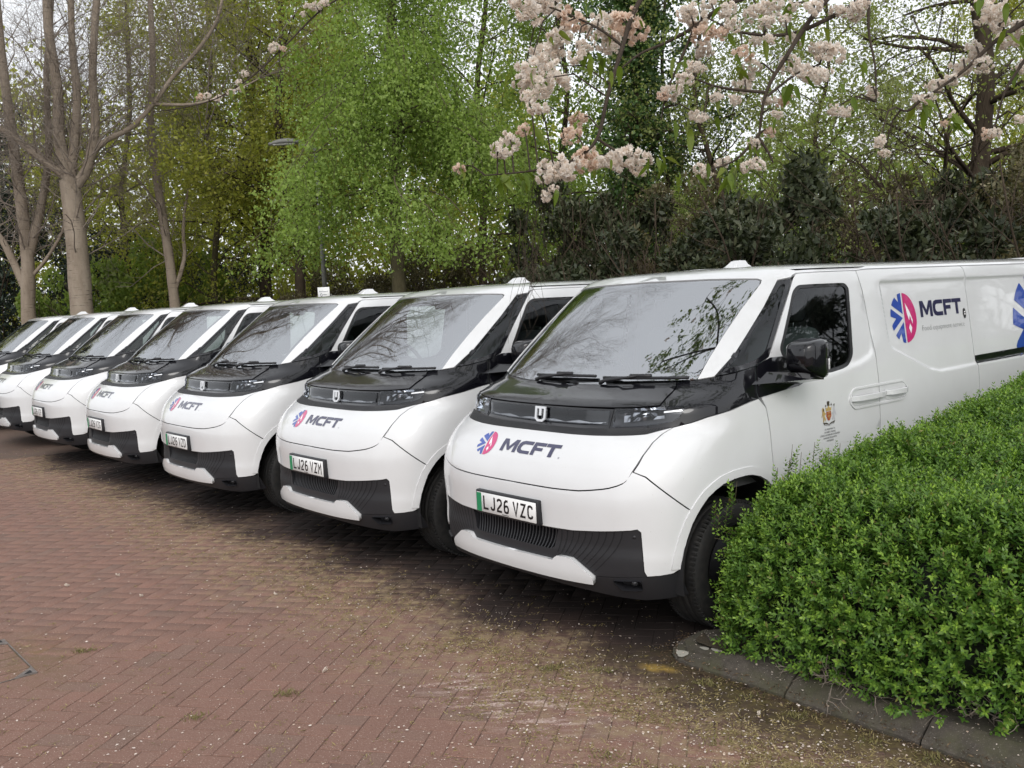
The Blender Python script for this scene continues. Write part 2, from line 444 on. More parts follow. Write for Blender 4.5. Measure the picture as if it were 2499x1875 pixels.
def _n(L):  # artwork traced with its circle centred on (600,862), 374 wide, 666 high and sheared
    return [((x - (548 + (y - 530) * .161) - 0) / 374, (862 - y) / 666) for x, y in L]
def arc(cx, cy, r, a0, a1, n=14): return [(cx + r * math.cos(R(a0 + (a1 - a0) * i / n)), cy + r * math.sin(R(a0 + (a1 - a0) * i / n))) for i in range(n + 1)]
EM_BLUE = [
    [(-.025, .0 + .08), (-.025, .5)] + arc(0, 0, .5, 93, 108, 3) + [(-.15, .32), (-.27, .42)] + arc(0, 0, .5, 123, 147, 4) + [(-.42, .27)],
    arc(0, 0, .5, 156, 174, 4) + [(-.30, .0), (-.45, -.10)] + arc(0, 0, .5, 192, 208, 4)[1:] + [(-.04, 0.0)],
    [(-.025, -.5), (-.025, -.08), (-.36, -.31)] + arc(0, 0, .5, 221, 236, 3) + [(-.17, -.30), (-.13, -.482)],
]
EM_PINK = [(.03, .499)] + arc(0, 0, .5, 86, -86, 24) + [(.03, -.499)]
EM_FLAME = [[(.10, .30), (.24, .12), (.33, -.05), (.31, -.14), (.24, .04), (.19, -.06), (.135, .07)], [(.21, -.12), (.27, -.21), (.21, -.32), (.15, -.21)]]
def stroke_letters():
    """MCFT, letter height 1"""
    M = [(0, 0), (0, 1), (.34, 1), (.66, .42), (.98, 1), (1.3, 1), (1.3, 0), (1.03, 0), (1.03, .62), (.74, .12), (.58, .12), (.27, .66), (.27, 0)]
    Cc = [(2.45, 1), (1.72, 1), (1.5, .92), (1.38, .74), (1.36, .5), (1.38, .26), (1.5, .08), (1.72, 0), (2.42, 0), (2.42, .25), (1.82, .25), (1.68, .32), (1.63, .5), (1.68, .68), (1.82, .75), (2.45, .75)]
    Fl = [(2.53, 0), (2.53, 1), (3.45, 1), (3.45, .75), (2.8, .75), (2.8, .61), (3.32, .61), (3.32, .37), (2.8, .37), (2.8, 0)]
    T = [(3.5, 1), (4.55, 1), (4.55, .75), (4.16, .75), (4.16, 0), (3.88, 0), (3.88, .75), (3.5, .75)]
    return [M, Cc, Fl, T]
# number-plate strokes, cell 50 x 79
GL = {
    'L': [[(5, 79), (5, 6), (45, 6)]], 'J': [[(40, 79), (40, 22), (36, 10), (25, 6), (14, 10), (9, 22)]],
    '2': [[(7, 60), (11, 69), (25, 73), (39, 69), (43, 57), (40, 46), (10, 18), (7, 6), (45, 6)]],
    '6': [[(40, 72), (24, 73), (12, 64), (8, 46), (8, 22), (13, 9), (25, 6), (37, 9), (42, 22), (41, 33), (36, 42), (25, 44), (13, 41), (8, 30)]],
    'V': [[(5, 79), (25, 4), (45, 79)]], 'Z': [[(6, 73), (43, 73), (7, 6), (45, 6)]],
    'C': [[(43, 57), (39, 68), (25, 73), (12, 68), (7, 55), (7, 24), (12, 11), (25, 6), (39, 11), (43, 22)]],
    'M': [[(5, 0), (5, 76), (25, 36), (45, 76), (45, 0)]],
    'D': [[(7, 6), (7, 73), (26, 73), (39, 66), (43, 52), (43, 27), (39, 13), (26, 6), (7, 6)]],
    'G': [[(43, 59), (38, 70), (25, 73), (12, 68), (7, 55), (7, 24), (12, 11), (25, 6), (39, 11), (43, 22), (43, 37), (27, 37)]],
    'F': [[(7, 0), (7, 73), (44, 73)], [(7, 42), (37, 42)]],
}
def stroke(pts, w):
    P = [Vector(p) for p in pts]; n = len(P); closed = (P[0] - P[-1]).length < 1e-6; L = []; Rr = []
    for i in range(n):
        a = (P[i] - P[i - 1]).normalized() if i else (P[1] - P[0]).normalized()
        b = (P[i + 1] - P[i]).normalized() if i < n - 1 else (P[-1] - P[-2]).normalized()
        m = (a + b); m = m.normalized() if m.length > 1e-6 else a; nn = Vector((-m.y, m.x)); k = w / 2 / max(.5, nn.dot(Vector((-a.y, a.x))))
        L.append(P[i] + nn * k); Rr.append(P[i] - nn * k)
    return L + Rr, [(i, n + i, n + i + 1, i + 1) for i in range(n - 1)]
def plate_text(txt):
    mb = MB(); u = 0
    for ch in txt:
        if ch == ' ': u += 33 - 11; continue
        for st in GL[ch]:
            V, F = stroke(st, 12.5); mb.add([(0, (v.x + u) / 1000, v.y / 1000) for v in V], F)
        u += 61
    w = (u - 11) / 1000; mb.v = [(x, y - w / 2, z) for x, y, z in mb.v]; return mb

def build_plate(root, txt):
    fr = MB(); fr.rbox((.002, 0, .676), (.04, .545, .136), .006, 2)
    f = fr.build('number_plate_frame', MT['satin'], root)
    p = MB(); p.rbox((.024, 0, .676), (.006, .52, .111), .002, 1); pl = p.build('number_plate', MT['platewhite'], root)
    g = MB(); g.add([(.0278, -.258, .6225), (.0278, -.215, .6225), (.0278, -.215, .7295), (.0278, -.258, .7295)], [(0, 1, 2, 3)]); g.build('green_flash', MT['plategreen'], pl)
    t = plate_text(txt); t.v = [(.0278, y + .022, z + .6365) for x, y, z in t.v]; t.build('registration_letters', MT['blacktext'], pl)
    b = MB(); b.add([(.0278, -.03, .6255), (.0278, .03, .6255), (.0278, .03, .6295), (.0278, -.03, .6295)], [(0, 1, 2, 3)]); b.build('maker_line', MT['blacktext'], pl)

def build_van(loc, yaw):
    root = empty('delivery_van', loc, yaw)
    # --- dark core behind the skin
    c = MB(); c.box((-3.1, 0, .40), (3.72, 1.84, .28)); c.box((-.74, 0, .62), (1.1, 1.16, .66)); c.box((-1.26, 0, .62), (.10, 1.8, .5)); c.box((-.62, 0, 1.05), (.36, 1.16, .22))
    c.build('underbody', MT['dark'], root)
    # dark inner panels that show only in the gaps
    inn = FY([(0, .60), (.481, .611), (.83, .64), (.85, .45)]) + XS([(-.30, .45), (-.37, .64), (-.44, .73), (-.55, .81), (-.72, .85), (-.9, .85), (-1.1, .72), (-1.1, 1.0), (-1.06, 1.17), (-.98, 1.225), (-.74, 1.18)]) + FY([(.90, 1.13), (.84, 1.11), (.70, 1.085), (.347, 1.07), (0, 1.07)])
    patch(inn, -.024, .06, 0, sym=True).build('inner_panel', MT['dark'], root)
    for L in ([(-2.08, .44), (-2.08, 1.88), (-2.26, 1.88), (-2.26, .44)], [(-3.42, .44), (-3.42, 1.88), (-3.58, 1.88), (-3.58, .44)]):
        both('inner_panel', patch(XS(L), -.026, .08, 0), MT['dark'], root)
    # --- bumper
    bot = FY([(.0, .604), (.232, .606), (.481, .611), (.80, .640), (.829, .646), (.843, .630), (.849, .43), (.857, .405), (.90, .407), (.9345, .413)])
    barch = XS([(-.323, .43), (-.335, .50), (-.356, .573), (-.388, .65), (-.396, .709)])
    seam = FY([(.90, .86), (.854, .904), (.797, .929)])
    hoodl = FY([(.778, .884), (.765, .871), (.742, .859), (.70, .845), (.666, .838), (.60, .828), (.533, .820), (.44, .817), (.353, .815)])
    patch(bot + barch + XS([(-.392, .712)]) + seam[1:] + hoodl + list(reversed(centre(.604, .815))), 0, .045, .018, sym=True).build('front_bumper', MT['white'], root)
    # --- bonnet (white)
    h_out = FY([(.353, .822), (.44, .824), (.533, .827), (.60, .835), (.666, .845), (.70, .852), (.742, .866), (.768, .879), (.784, .895), (.793, .931), (.803, .965), (.808, 1.005), (.813, 1.064), (.822, 1.10), (.845, 1.126), (.757, 1.097), (.70, 1.092), (.625, 1.088), (.49, 1.083), (.347, 1.081), (.17, 1.081)])
    patch(h_out + list(reversed(centre(.822, 1.081, 24))), 0, .035, .016, sym=True).build('bonnet', MT['white'], root)
    # --- ribbed strip under the lamps
    patch(FY([(.0, 1.083), (.17, 1.083), (.347, 1.084), (.49, 1.086), (.625, 1.091), (.70, 1.095), (.757, 1.10), (.846, 1.129), (.76, 1.128), (.681, 1.126), (.522, 1.118), (.3, 1.112), (0, 1.110)]), -.004, .03, .012, sym=True).build('scuttle_strip', MT['ribbed'], root)
    # --- lamp bar between the headlights
    bar = patch(FY([(0, 1.111), (.30, 1.113), (.524, 1.118), (.528, 1.219), (.30, 1.217), (0, 1.2155)]), -.010, .03, .01, sym=True).build('light_bar', MT['gloss'], root)
    patch(FY([(0, 1.128), (.30, 1.130), (.508, 1.134), (.512, 1.205), (.30, 1.203), (0, 1.202)]), -.004, .03, .006, sym=True).build('bar_lens', MT['lens'], bar)
    patch(FY([(.03, 1.140), (.10, 1.143), (.2, 1.136), (.30, 1.147), (.40, 1.140), (.49, 1.146), (.49, 1.138), (.30, 1.135), (.03, 1.134)]), -.007, .03, 0).mirrored().build('bar_trim', MT['silver'], bar)
    patch(FY([(.03, 1.140), (.10, 1.143), (.2, 1.136), (.30, 1.147), (.40, 1.140), (.49, 1.146), (.49, 1.138), (.30, 1.135), (.03, 1.134)]), -.007, .03, 0).build('bar_trim', MT['silver'], bar)
    # badge: shield outline with a stem
    B = MB()
    def bplate(poly, holes=()):
        V, T = art(poly, .02, holes); P = np.stack([np.full(len(V), 0.0), V[:, 0], V[:, 1]], 1)
        n = len(V); o = MB(); Pf = P.copy(); Pf[:, 0] = .008
        o.add(np.vstack([Pf, P]), [tuple(t) for t in T] + [tuple(t[::-1] + n) for t in T])
        return o
    sh = [(-.045, .040), (.045, .040), (.045, -.030), (.022, -.047), (-.022, -.047), (-.045, -.030)]
    B.merge(bplate(sh, [[(-.030, .027), (-.010, .027), (-.010, -.012), (.010, -.012), (.010, .027), (.030, .027), (.030, -.024), (.015, -.034), (-.015, -.034), (-.030, -.024)]]))
    rot = Matrix.Rotation(R(-9), 3, 'Y')
    B.v = [tuple(rot @ Vector(v) + Vector((-.266, 0.004, 1.166))) for v in B.v]; B.build('front_badge', MT['silver'], root)
    # --- black upper bonnet
    bo = FY([(0, 1.2185), (.30, 1.2205), (.521, 1.224), (.65, 1.229), (.763, 1.238), (.745, 1.275), (.728, 1.31), (.712, 1.336), (.62, 1.331), (.541, 1.327), (.33, 1.318), (0, 1.311)])
    patch(bo, 0, .03, .02, sym=True).build('bonnet_cover', MT['gloss'], root)
    # --- windscreen
    ws = FY([(0, 1.316), (.33, 1.323), (.541, 1.332), (.70, 1.339), (.800, 1.352), (.789, 1.45), (.778, 1.571), (.768, 1.7), (.759, 1.835), (.748, 1.856), (.725, 1.865), (.656, 1.869), (.452, 1.877), (.206, 1.880), (0, 1.882)])
    patch(ws, -.006, .06, .006, sym=True).build('windscreen', MT['windscreen'], root)
    hi_ = FY([(0.0005, 1.34), (.33, 1.347), (.541, 1.356), (.69, 1.363), (.765, 1.38), (.755, 1.45), (.745, 1.571), (.735, 1.7), (.727, 1.815), (.71, 1.835), (.62, 1.842), (.452, 1.848), (.206, 1.853), (.0005, 1.855)])
    frit = FY([(0, 1.318), (.33, 1.325), (.541, 1.334), (.70, 1.341), (.796, 1.354), (.786, 1.45), (.775, 1.571), (.765, 1.7), (.756, 1.833), (.72, 1.862), (.452, 1.874), (.206, 1.877), (0, 1.879)])
    patch(frit + hi_[::-1], -.012, .04, 0, sym=True).build('windscreen_border', MT['rubber'], root)
    # --- pillars and roof edge
    pil = FY([(0, 1.886), (.206, 1.884), (.452, 1.881), (.656, 1.873), (.728, 1.868), (.754, 1.858), (.763, 1.838), (.772, 1.7), (.782, 1.571), (.793, 1.45), (.804, 1.35), (.862, 1.361)])
    pil += XS([(-.90, 1.468), (-1.029, 1.570), (-1.215, 1.715), (-1.402, 1.863)]) + XS([(-1.485, 1.875), (-1.503, 1.887), (-1.545, 1.9), (-2.6, 1.9), (-3.45, 1.9), (-4.975, 1.9), (-4.975, 1.914), (-3.2, 1.914), (-1.9, 1.914)])
    pil += FY([(.80, 1.914), (.70, 1.914), (.56, 1.914), (.4, 1.914), (.2, 1.914), (0, 1.914)])
    pil += [fy(0, 1.905), fy(0, 1.895)]
    patch(pil, 0, .05, .02, sym=True).build('cab_frame', MT['white'], root)
    # roof
    base = []
    for (y) in (0, .15, .3, .45, .58, .68, .76, .81): base.append(skin([fy(y, 1.914)])[0][0])
    for (x) in (-1.75, -1.95, -2.3, -2.8, -3.4, -4.2, -4.9, -4.975): base.append(skin([xs(x, 1.914)])[0][0])
    prof = [(0, 0), (.03, .010), (.08, .0185), (.15, .026), (.25, .033), (.4, .038)]
    rv = []; rings = []
    for e, h in prof:
        ring = []
        for p in base:
            q = np.array([p[0] - e * (1 if p[0] > -4.9 else 0), max(0, p[1] * (1 - e / .9)), 1.914 + h]); 
            ring.append(len(rv)); rv.append(q)
        rings.append(ring)
    rf = []
    for a, b in zip(rings[:-1], rings[1:]):
        for i in range(len(base) - 1): rf.append((a[i], a[i + 1], b[i + 1], b[i]))
    last = rings[-1]; spine = []
    for i in last: spine.append(len(rv)); rv.append(np.array([rv[i][0], 0, 1.914 + .040]))
    for i in range(len(base) - 1):
        if i == 0: rf.append((last[0], last[1], spine[1]))
        else: rf.append((last[i], last[i + 1], spine[i + 1], spine[i]))
    ro = MB().add(rv, rf, True); ro.merge(ro.mirrored()).build('roof', MT['white'], root)
    # aerial fin and roof plugs
    fin = MB(); A = [(-1.955, .0), (-2.235, .0)]
    prof_f = [(-1.95, .045, 1.948), (-2.02, .04, 1.965), (-2.075, .028, 2.002), (-2.10, .024, 2.008), (-2.165, .024, 2.006), (-2.185, .03, 1.98), (-2.235, .042, 1.952)]
    V = []; F = []
    for x, hw, z in prof_f: V += [(x, hw + .016, 1.942), (x, hw, z), (x, -hw, z), (x, -hw - .016, 1.942)]
    for i in range(len(prof_f) - 1):
        for k in range(3): F.append((i * 4 + k, i * 4 + k + 1, i * 4 + k + 5, i * 4 + k + 4))
    F += [(0, 3, 2, 1), tuple(4 * (len(prof_f) - 1) + k for k in range(4))]
    fin.add(V, F); fin.build('roof_aerial', MT['white'], root)
    # --- quarter window
    q = FY([(.868, 1.366)]) + XS([(-.90, 1.473), (-1.029, 1.575), (-1.215, 1.718), (-1.40, 1.860), (-1.484, 1.870), (-1.284, 1.650), (-1.118, 1.440), (-.995, 1.403), (-.84, 1.376)])
    qh = roundc(inset(q, .026), .03)
    both('quarter_window_surround', patch(q, -.005, .03, .012, [qh]), MT['gloss'], root)
    both('quarter_window', patch(roundc(inset(q, .022), .03), -.009, .05, .004), MT['sideglass'], root)
    # --- black waist trim with the headlight set into it
    hlp = FY([(.540, 1.126), (.545, 1.2165), (.62, 1.222), (.737, 1.228), (.80, 1.236), (.861, 1.240), (.877, 1.211), (.861, 1.173), (.837, 1.155), (.72, 1.136)])
    belt = FY([(.529, 1.118), (.533, 1.221), (.65, 1.226), (.766, 1.237), (.748, 1.275), (.731, 1.31), (.716, 1.337), (.80, 1.349), (.862, 1.360)]) + XS([(-.84, 1.371), (-.995, 1.398), (-.968, 1.229), (-.885, 1.217), (-.74, 1.193)]) + FY([(.95, 1.172), (.904, 1.147), (.845, 1.131), (.76, 1.129), (.681, 1.126), (.60, 1.122)])
    both('waist_trim', patch(belt, -.007, .03, .014, [hlp]), MT['gloss'], root)
    dt = XS([(-.974, 1.230), (-1.0, 1.399), (-1.116, 1.434), (-1.225, 1.432), (-1.27, 1.41), (-1.45, 1.345), (-1.40, 1.275), (-1.336, 1.259), (-1.198, 1.248)])
    both('door_waist_trim', patch(dt, .006, .03, .012), MT['gloss'], root)
    for sgn in (1, -1):
        root_h = None
        m1 = patch(inset(hlp, .0), -.055, .03, 0); m1 = m1 if sgn > 0 else m1.mirrored(); H = m1.build('headlight', MT['lampgrey'], root)
        le = patch(hlp, -.004, .03, .05); le = le if sgn > 0 else le.mirrored(); le.build('headlight_lens', MT['lens'], H)
        r = MB()
        rq_ = random.Random(5); grid = {}
        for i in range(13):
            for j in range(4):
                y0, z0 = .585 + .018 * i, 1.150 + .0165 * j + .0018 * i; Pq, Nq = skin([fy(y0, z0)]); grid[i, j] = Vector(Pq[0]) - Vector(Nq[0]) * (.030 + (rq_.uniform(-.012, .012) if 0 < j < 3 else .004))
        keys = sorted(grid); kk = {q: n_ for n_, q in enumerate(keys)}
        r.add([grid[q] for q in keys], [(kk[i, j], kk[i + 1, j], kk[i + 1, j + 1], kk[i, j + 1]) for i in range(12) for j in range(3)])
        r = r if sgn > 0 else r.mirrored(); r.build('headlight_reflector', MT['chrome'], H)
        d = patch(FY([(.80, 1.200), (.80, 1.209), (.868, 1.217), (.874, 1.207)]), -.0015, .03, 0); d = d if sgn > 0 else d.mirrored(); d.build('daylight_strip', MT['drl'], H)
    # --- front wing
    wing = FY([(.803, .931), (.813, .965), (.8155, 1.005), (.8205, 1.064), (.830, 1.10), (.850, 1.126), (.904, 1.143), (.95, 1.167)]) + XS([(-.74, 1.188), (-.885, 1.212), (-.962, 1.223), (-1.018, 1.169), (-1.034, 1.09), (-1.046, 1.0), (-1.065, .803), (-1.074, .715), (-1.055, .732), (-1.0, .779), (-.938, .811), (-.87, .829), (-.816, .834), (-.72, .832), (-.627, .819), (-.56, .797), (-.502, .77), (-.455, .733), (-.419, .694), (-.399, .716)]) + FY([(.90, .866), (.857, .909)])
    both('front_wing', patch(wing, 0, .04, .02), MT['white'], root)
    # wheel-arch lip (a broad flat flange)
    a_in = [(-.323, .43), (-.335, .50), (-.356, .573), (-.388, .65), (-.419, .694), (-.455, .733), (-.502, .77), (-.56, .797), (-.627, .819), (-.72, .832), (-.816, .834), (-.87, .829), (-.938, .811), (-1.0, .779), (-1.055, .732), (-1.11, .67), (-1.18, .56), (-1.215, .45)]
    cx, cz = -.78, .40
    a_o = [(cx + (x - cx) * 1.10, cz + (z - cz) * 1.10) for x, z in a_in]
    lip = XS(a_in) + XS(a_o[::-1])
    both('wheel_arch_lip', patch(lip, .006, .035, .02), MT['white'], root)
    # --- front door
    door_o = XS([(-.99, 1.225), (-1.026, 1.169), (-1.042, 1.09), (-1.054, 1.0), (-1.073, .803), (-1.081, .715), (-1.11, .675), (-1.18, .56), (-1.222, .43), (-2.170, .43), (-2.172, .91), (-2.175, 1.19), (-2.172, 1.357), (-2.155, 1.56), (-2.132, 1.764), (-2.107, 1.893), (-1.56, 1.893), (-1.527, 1.889), (-1.512, 1.880), (-1.49, 1.865), (-1.29, 1.652), (-1.122, 1.44), (-1.03, 1.40)])
    win = XS([(-1.215, 1.475), (-1.255, 1.53), (-1.435, 1.79), (-1.49, 1.824), (-1.955, 1.820), (-1.992, 1.789), (-1.970, 1.59), (-1.945, 1.385), (-1.89, 1.331), (-1.816, 1.314), (-1.66, 1.300), (-1.45, 1.34), (-1.24, 1.42)])
    win = roundc(win, .025, 3)
    ex = [xs(*p) for k in (-.015, 0, .009, .018, .026, .035, .05) for p in dens(inset(SCALLOP, k), .03) if -2.17 < p[0] < -.98 and p[1] < 1.60]
    dd = both('front_door', patch(door_o, 0, .045, .02, [win], ex), MT['white'], root)
    wf = patch(win, -.002, .03, .012, [inset(win, .020)]); g1 = patch(inset(win, .018), -.008, .08, 0)
    for k in (0, 1):
        (wf if k == 0 else wf.mirrored()).build('window_rubber', MT['rubber'], dd[k]); (g1 if k == 0 else g1.mirrored()).build('door_window', MT['sideglass'], dd[k])
    # --- sliding door and rear flank
    sl = XS([(-2.115, 1.893), (-2.141, 1.764), (-2.163, 1.56), (-2.181, 1.357), (-2.184, 1.19), (-2.181, .91), (-2.179, .43), (-3.508, .43), (-3.508, 1.10), (-3.505, 1.188), (-3.483, 1.265), (-3.480, 1.6), (-3.478, 1.817), (-3.468, 1.88), (-3.44, 1.893)])
    rx = [xs(*p) for k in (-.012, 0, .0055, .011, .0165, .022, .034) for p in dens(inset(RECESS, k), .028)]
    sd_ = both('sliding_door', patch(sl, 0, .06, .02, (), rx), MT['white'], root)
    rr = XS([(-3.452, 1.893), (-3.476, 1.88), (-3.486, 1.817), (-3.488, 1.6), (-3.491, 1.265), (-3.513, 1.19), (-3.516, 1.10), (-3.516, .43), (-3.58, .43), (-3.62, .58), (-3.7, .72), (-3.82, .81), (-3.95, .834), (-4.08, .81), (-4.2, .72), (-4.28, .58), (-4.32, .43), (-4.97, .43), (-4.97, 1.893)])
    rq = both('rear_panel', patch(rr, 0, .07, .02, (), rx), MT['white'], root)
    both('waist_stripe', patch(XS([(-3.494, 1.264), (-4.74, 1.272), (-4.74, 1.215), (-3.50, 1.209)]), .007, .02, .01), MT['gloss'], root)
    # rear end
    e = MB(); zz = [.35, .6, .9, 1.2, 1.5, 1.8, 1.9, 1.95]; ww = [float(fW(z)) if z < 1.91 else .75 for z in zz]
    V = []
    for z, w_ in zip(zz, ww): V += [(-4.972, -w_, z), (-4.972, w_, z)]
    e.add(V, [(2 * i, 2 * i + 2, 2 * i + 3, 2 * i + 1) for i in range(len(zz) - 1)]); e.build('rear_doors', MT['white'], root)
    # --- sill
    si = patch(XS([(-1.23, .425), (-1.235, .30), (-3.6, .30), (-3.6, .425)]), -.01, .12, .03); both('sill', si, MT['satin'], root)
    # --- handles between the two doors
    def pad(x0, z0, x1, z1): 
        return roundc(XS([(x0 - .05, z1), (x0, z1 - .05), (x0, z0 + .045), (x0 - .05, z0), (x1 + .06, z0), (x1, z0 + .05), (x1, z1 - .045), (x1 + .05, z1)]), .02, 2)
    P1 = pad(-1.832, 1.062, -2.518, 1.190)
    hs = patch(P1, .006, .05, .012, [inset(P1, .012)]); hb = patch(inset(P1, .010), .001, .05, 0)
    # dished backs of the two handles
    bowls = []
    for x0, x1 in ((-1.87, -2.13), (-2.235, -2.49)):
        o = roundc(XS([(x0, 1.082), (x0, 1.172), (x1, 1.172), (x1, 1.082)]), .03, 3); i1 = inset(o, .03)
        A, N = skin(o); B_, N2 = skin(i1); n = len(o); A = A + N * .0035; B_ = B_ + N2 * .0015
        bowls.append(MB().add(np.vstack([A, B_]), [(k, n + k, n + (k + 1) % n, (k + 1) % n) for k in range(n)], False))
    grip = []
    for x0, x1 in ((-1.848, -2.24), (-2.246, -2.50)):
        g = MB(); n = 8; V = []
        for k in range(n + 1):
            x = x0 + (x1 - x0) * k / n; bow = .032 * (1 - abs(2 * k / n - 1)**4) + .010
            Pq, Nq = skin([xs(x, 1.127)]); Pq = Pq[0]; y = Pq[1]
            V += [(x, y + bow - .010, 1.143), (x, y + bow, 1.141), (x, y + bow, 1.113), (x, y + bow - .010, 1.111)]
        F = [(4 * k + j, 4 * k + (j + 1) % 4, 4 * k + 4 + (j + 1) % 4, 4 * k + 4 + j) for k in range(n) for j in range(4)] + [(0, 1, 2, 3)[::-1], tuple(4 * n + j for j in range(4))]
        g.add(V, F); grip.append(g)
    for k in (0, 1):
        mm = (lambda z: z) if k == 0 else (lambda z: z.mirrored())
        mm(hs).build('handle_surround', MT['white'], dd[k]); [mm(w_).build('handle_dish', MT['white'], dd[k]) for w_ in bowls]
        mm(grip[0]).build('door_handle', MT['white'], dd[k]); mm(grip[1]).build('door_handle', MT['white'], sd_[k])
    # --- lower front: grille, skid plate, valance, fog lamps
    gr = FY([(0, .602), (.232, .604), (.481, .609), (.80, .638), (.828, .643), (.840, .630), (.846, .43), (.854, .398), (.61, .383), (.585, .404), (.478, .468), (.376, .468), (.346, .437), (0, .434)])
    hole = FY([(.001, .598), (.24, .599), (.375, .597), (.345, .505), (.318, .488), (.2, .487), (.001, .487)])
    gp = FY([(.375, .597), (.345, .505), (.318, .488), (.2, .487), (0, .487), (0, .434), (.346, .437), (.376, .468), (.478, .468), (.585, .404), (.61, .383), (.854, .398), (.846, .43), (.840, .630), (.828, .643), (.80, .638), (.481, .609), (.24, .602), (0, .600), (0, .598), (.24, .599)])
    patch(gp, -.012, .03, .02, sym=True).build('grille_surround', MT['satin'], root)
    patch(FY([(0, .48), (0, .605), (.38, .605), (.36, .48)]), -.05, .05, 0, sym=True).build('grille_opening', MT['dark'], root)
    rib = MB(); grv = MB()
    for k in range(29):
        y0 = -.365 + k * .73 / 28; pts = []
        for j in range(7):
            t = j / 6; z = .600 - .116 * t; y = y0 * (1 - .08 * t * t) ; P, N = skin([fy(abs(y), z)]); P = P[0] - N[0] * (.034 - .020 * t * t); pts.append((P[0], P[1] * (1 if y >= 0 else -1), P[2]))
        V = []; F = []
        for p in pts: V += [(p[0], p[1] - .0042, p[2]), (p[0], p[1] + .0042, p[2]), (p[0] - .03, p[1] + .003, p[2]), (p[0] - .03, p[1] - .003, p[2])]
        for j in range(6):
            for a in range(4): F.append((4 * j + a, 4 * j + (a + 1) % 4, 4 * j + 4 + (a + 1) % 4, 4 * j + 4 + a))
        rib.add(V, F)
    r_ = rib.build('grille_ribs', MT['satin'], root); r_['kind'] = 'stuff'
    for k in range(10):
        t0 = k / 9; y0, y1 = .40 + .36 * t0, .37 + .235 * t0; z0, z1 = .598 + .028 * t0, .478 - .072 * max(0, (t0 - .35) / .65)**1.2
        pts = []; w_ = .0032
        L = []; 
        for j in range(9):
            t = j / 8; y = y0 + (y1 - y0) * (t**1.6); z = z0 + (z1 - z0) * t; L.append((y, z))
        A = FY([(y - w_, z) for y, z in L]); B2 = FY([(y + w_, z) for y, z in L]); Pa, Na = skin(A); Pb, Nb = skin(B2); Pa = Pa - Na * .0105; Pb = Pb - Nb * .0105; n = len(L)
        grv.add(np.vstack([Pa, Pb]), [(i, n + i, n + i + 1, i + 1) for i in range(n - 1)])
    grv.merge(grv.mirrored()); g_ = grv.build('grille_grooves', MT['dark'], root); g_['kind'] = 'stuff'
    sk = FY([(0, .434), (.348, .437), (.362, .452), (.382, .464), (.43, .465), (.478, .462), (.578, .400), (.603, .379), (.601, .343), (.3, .339), (0, .336)])
    ski = patch(sk, .012, .04, .055, sym=True); ski.build('skid_plate', MT['white'], root)
    va = FY([(0, .338), (.3, .341), (.604, .345), (.609, .380), (.854, .396), (.9, .402), (.934, .410)]) + XS([(-.33, .40), (-.36, .34), (-.40, .275)]) + FY([(.82, .262), (.7, .275), (.55, .29), (.3, .30), (0, .30)])
    fogh = roundc(FY([(.70, .372), (.83, .378), (.83, .325), (.74, .320)]), .015, 3)
    patch(va, -.012, .035, .08, [fogh], sym=True).build('lower_valance', MT['satin'], root)
    both('fog_lamp_recess', patch(fogh, -.06, .03, -.06), MT['satin'], root)
    P, N = skin([fy(.80, .357)]); P, N = P[0], Vector(N[0]); f = MB(); f.lathe([(.0005, .020), (.014, .016), (.020, .004), (.022, -.006)], 14, 'X')
    rt = Vector((1, 0, 0)).rotation_difference(N).to_matrix(); f.v = [tuple(rt @ Vector(v) + Vector(P) - N * .028) for v in f.v]; both('fog_lamp', f, MT['lampgrey'], root)
    P, N = skin([fy(.811, .601)]); s_ = MB(); s_.lathe([(.0005, .003), (.008, .003), (.010, .0)], 12, 'X'); rt = Vector((1, 0, 0)).rotation_difference(Vector(N[0])).to_matrix()
    s_.v = [tuple(rt @ Vector(v) + Vector(P[0]) - Vector(N[0]) * .012) for v in s_.v]; both('parking_sensor', s_, MT['satin'], root)
    # --- wheels
    ty = [(.215, -.095), (.235, -.108), (.28, -.114), (.315, -.110), (.338, -.098), (.347, -.082), (.3475, -.05), (.344, -.047), (.344, -.042), (.3485, -.039), (.349, -.01), (.344, -.006), (.344, .006), (.349, .01), (.3485, .039), (.344, .042), (.344, .047), (.3475, .05), (.347, .082), (.338, .098), (.315, .110), (.28, .114), (.235, .108), (.215, .095)]
    for wx, wy in ((-.775, .838), (-.775, -.838), (-3.95, .838), (-3.95, -.838)):
        w = MB(); w.lathe(ty, 56, 'Y')
        lug = MB()
        for k in range(84):
            th = 2 * math.pi * k / 84
            for yy, dy in ((-.092, .03), (.092, .03)):
                c_ = Vector((math.cos(th) * .343, yy, math.sin(th) * .343)); m_ = Matrix.Rotation(-th, 3, 'Y'); lug.box(c_, (.014, dy, .012), m_)
        w.merge(lug)
        tyre = w.build('wheel', MT['tyre'], root, (wx, wy, .349))
        sg = 1 if wy > 0 else -1
        rim = MB(); rim.lathe([(.214, .10 * sg), (.205, .092 * sg), (.20, .06 * sg), (.17, .035 * sg), (.16, .05 * sg), (.09, .075 * sg), (.07, .09 * sg), (.0005, .092 * sg)], 40, 'Y'); rim.lathe([(.214, .10 * sg), (.222, .112 * sg), (.226, .110 * sg)], 40, 'Y')
        for k in range(5):
            th = 2 * math.pi * k / 5; rim.lathe([(.0005, .098 * sg), (.010, .096 * sg), (.011, .085 * sg)], 8, 'Y', (math.cos(th) * .055, 0, math.sin(th) * .055))
        rim.build('rim', MT['rim'], tyre)
    n = 20
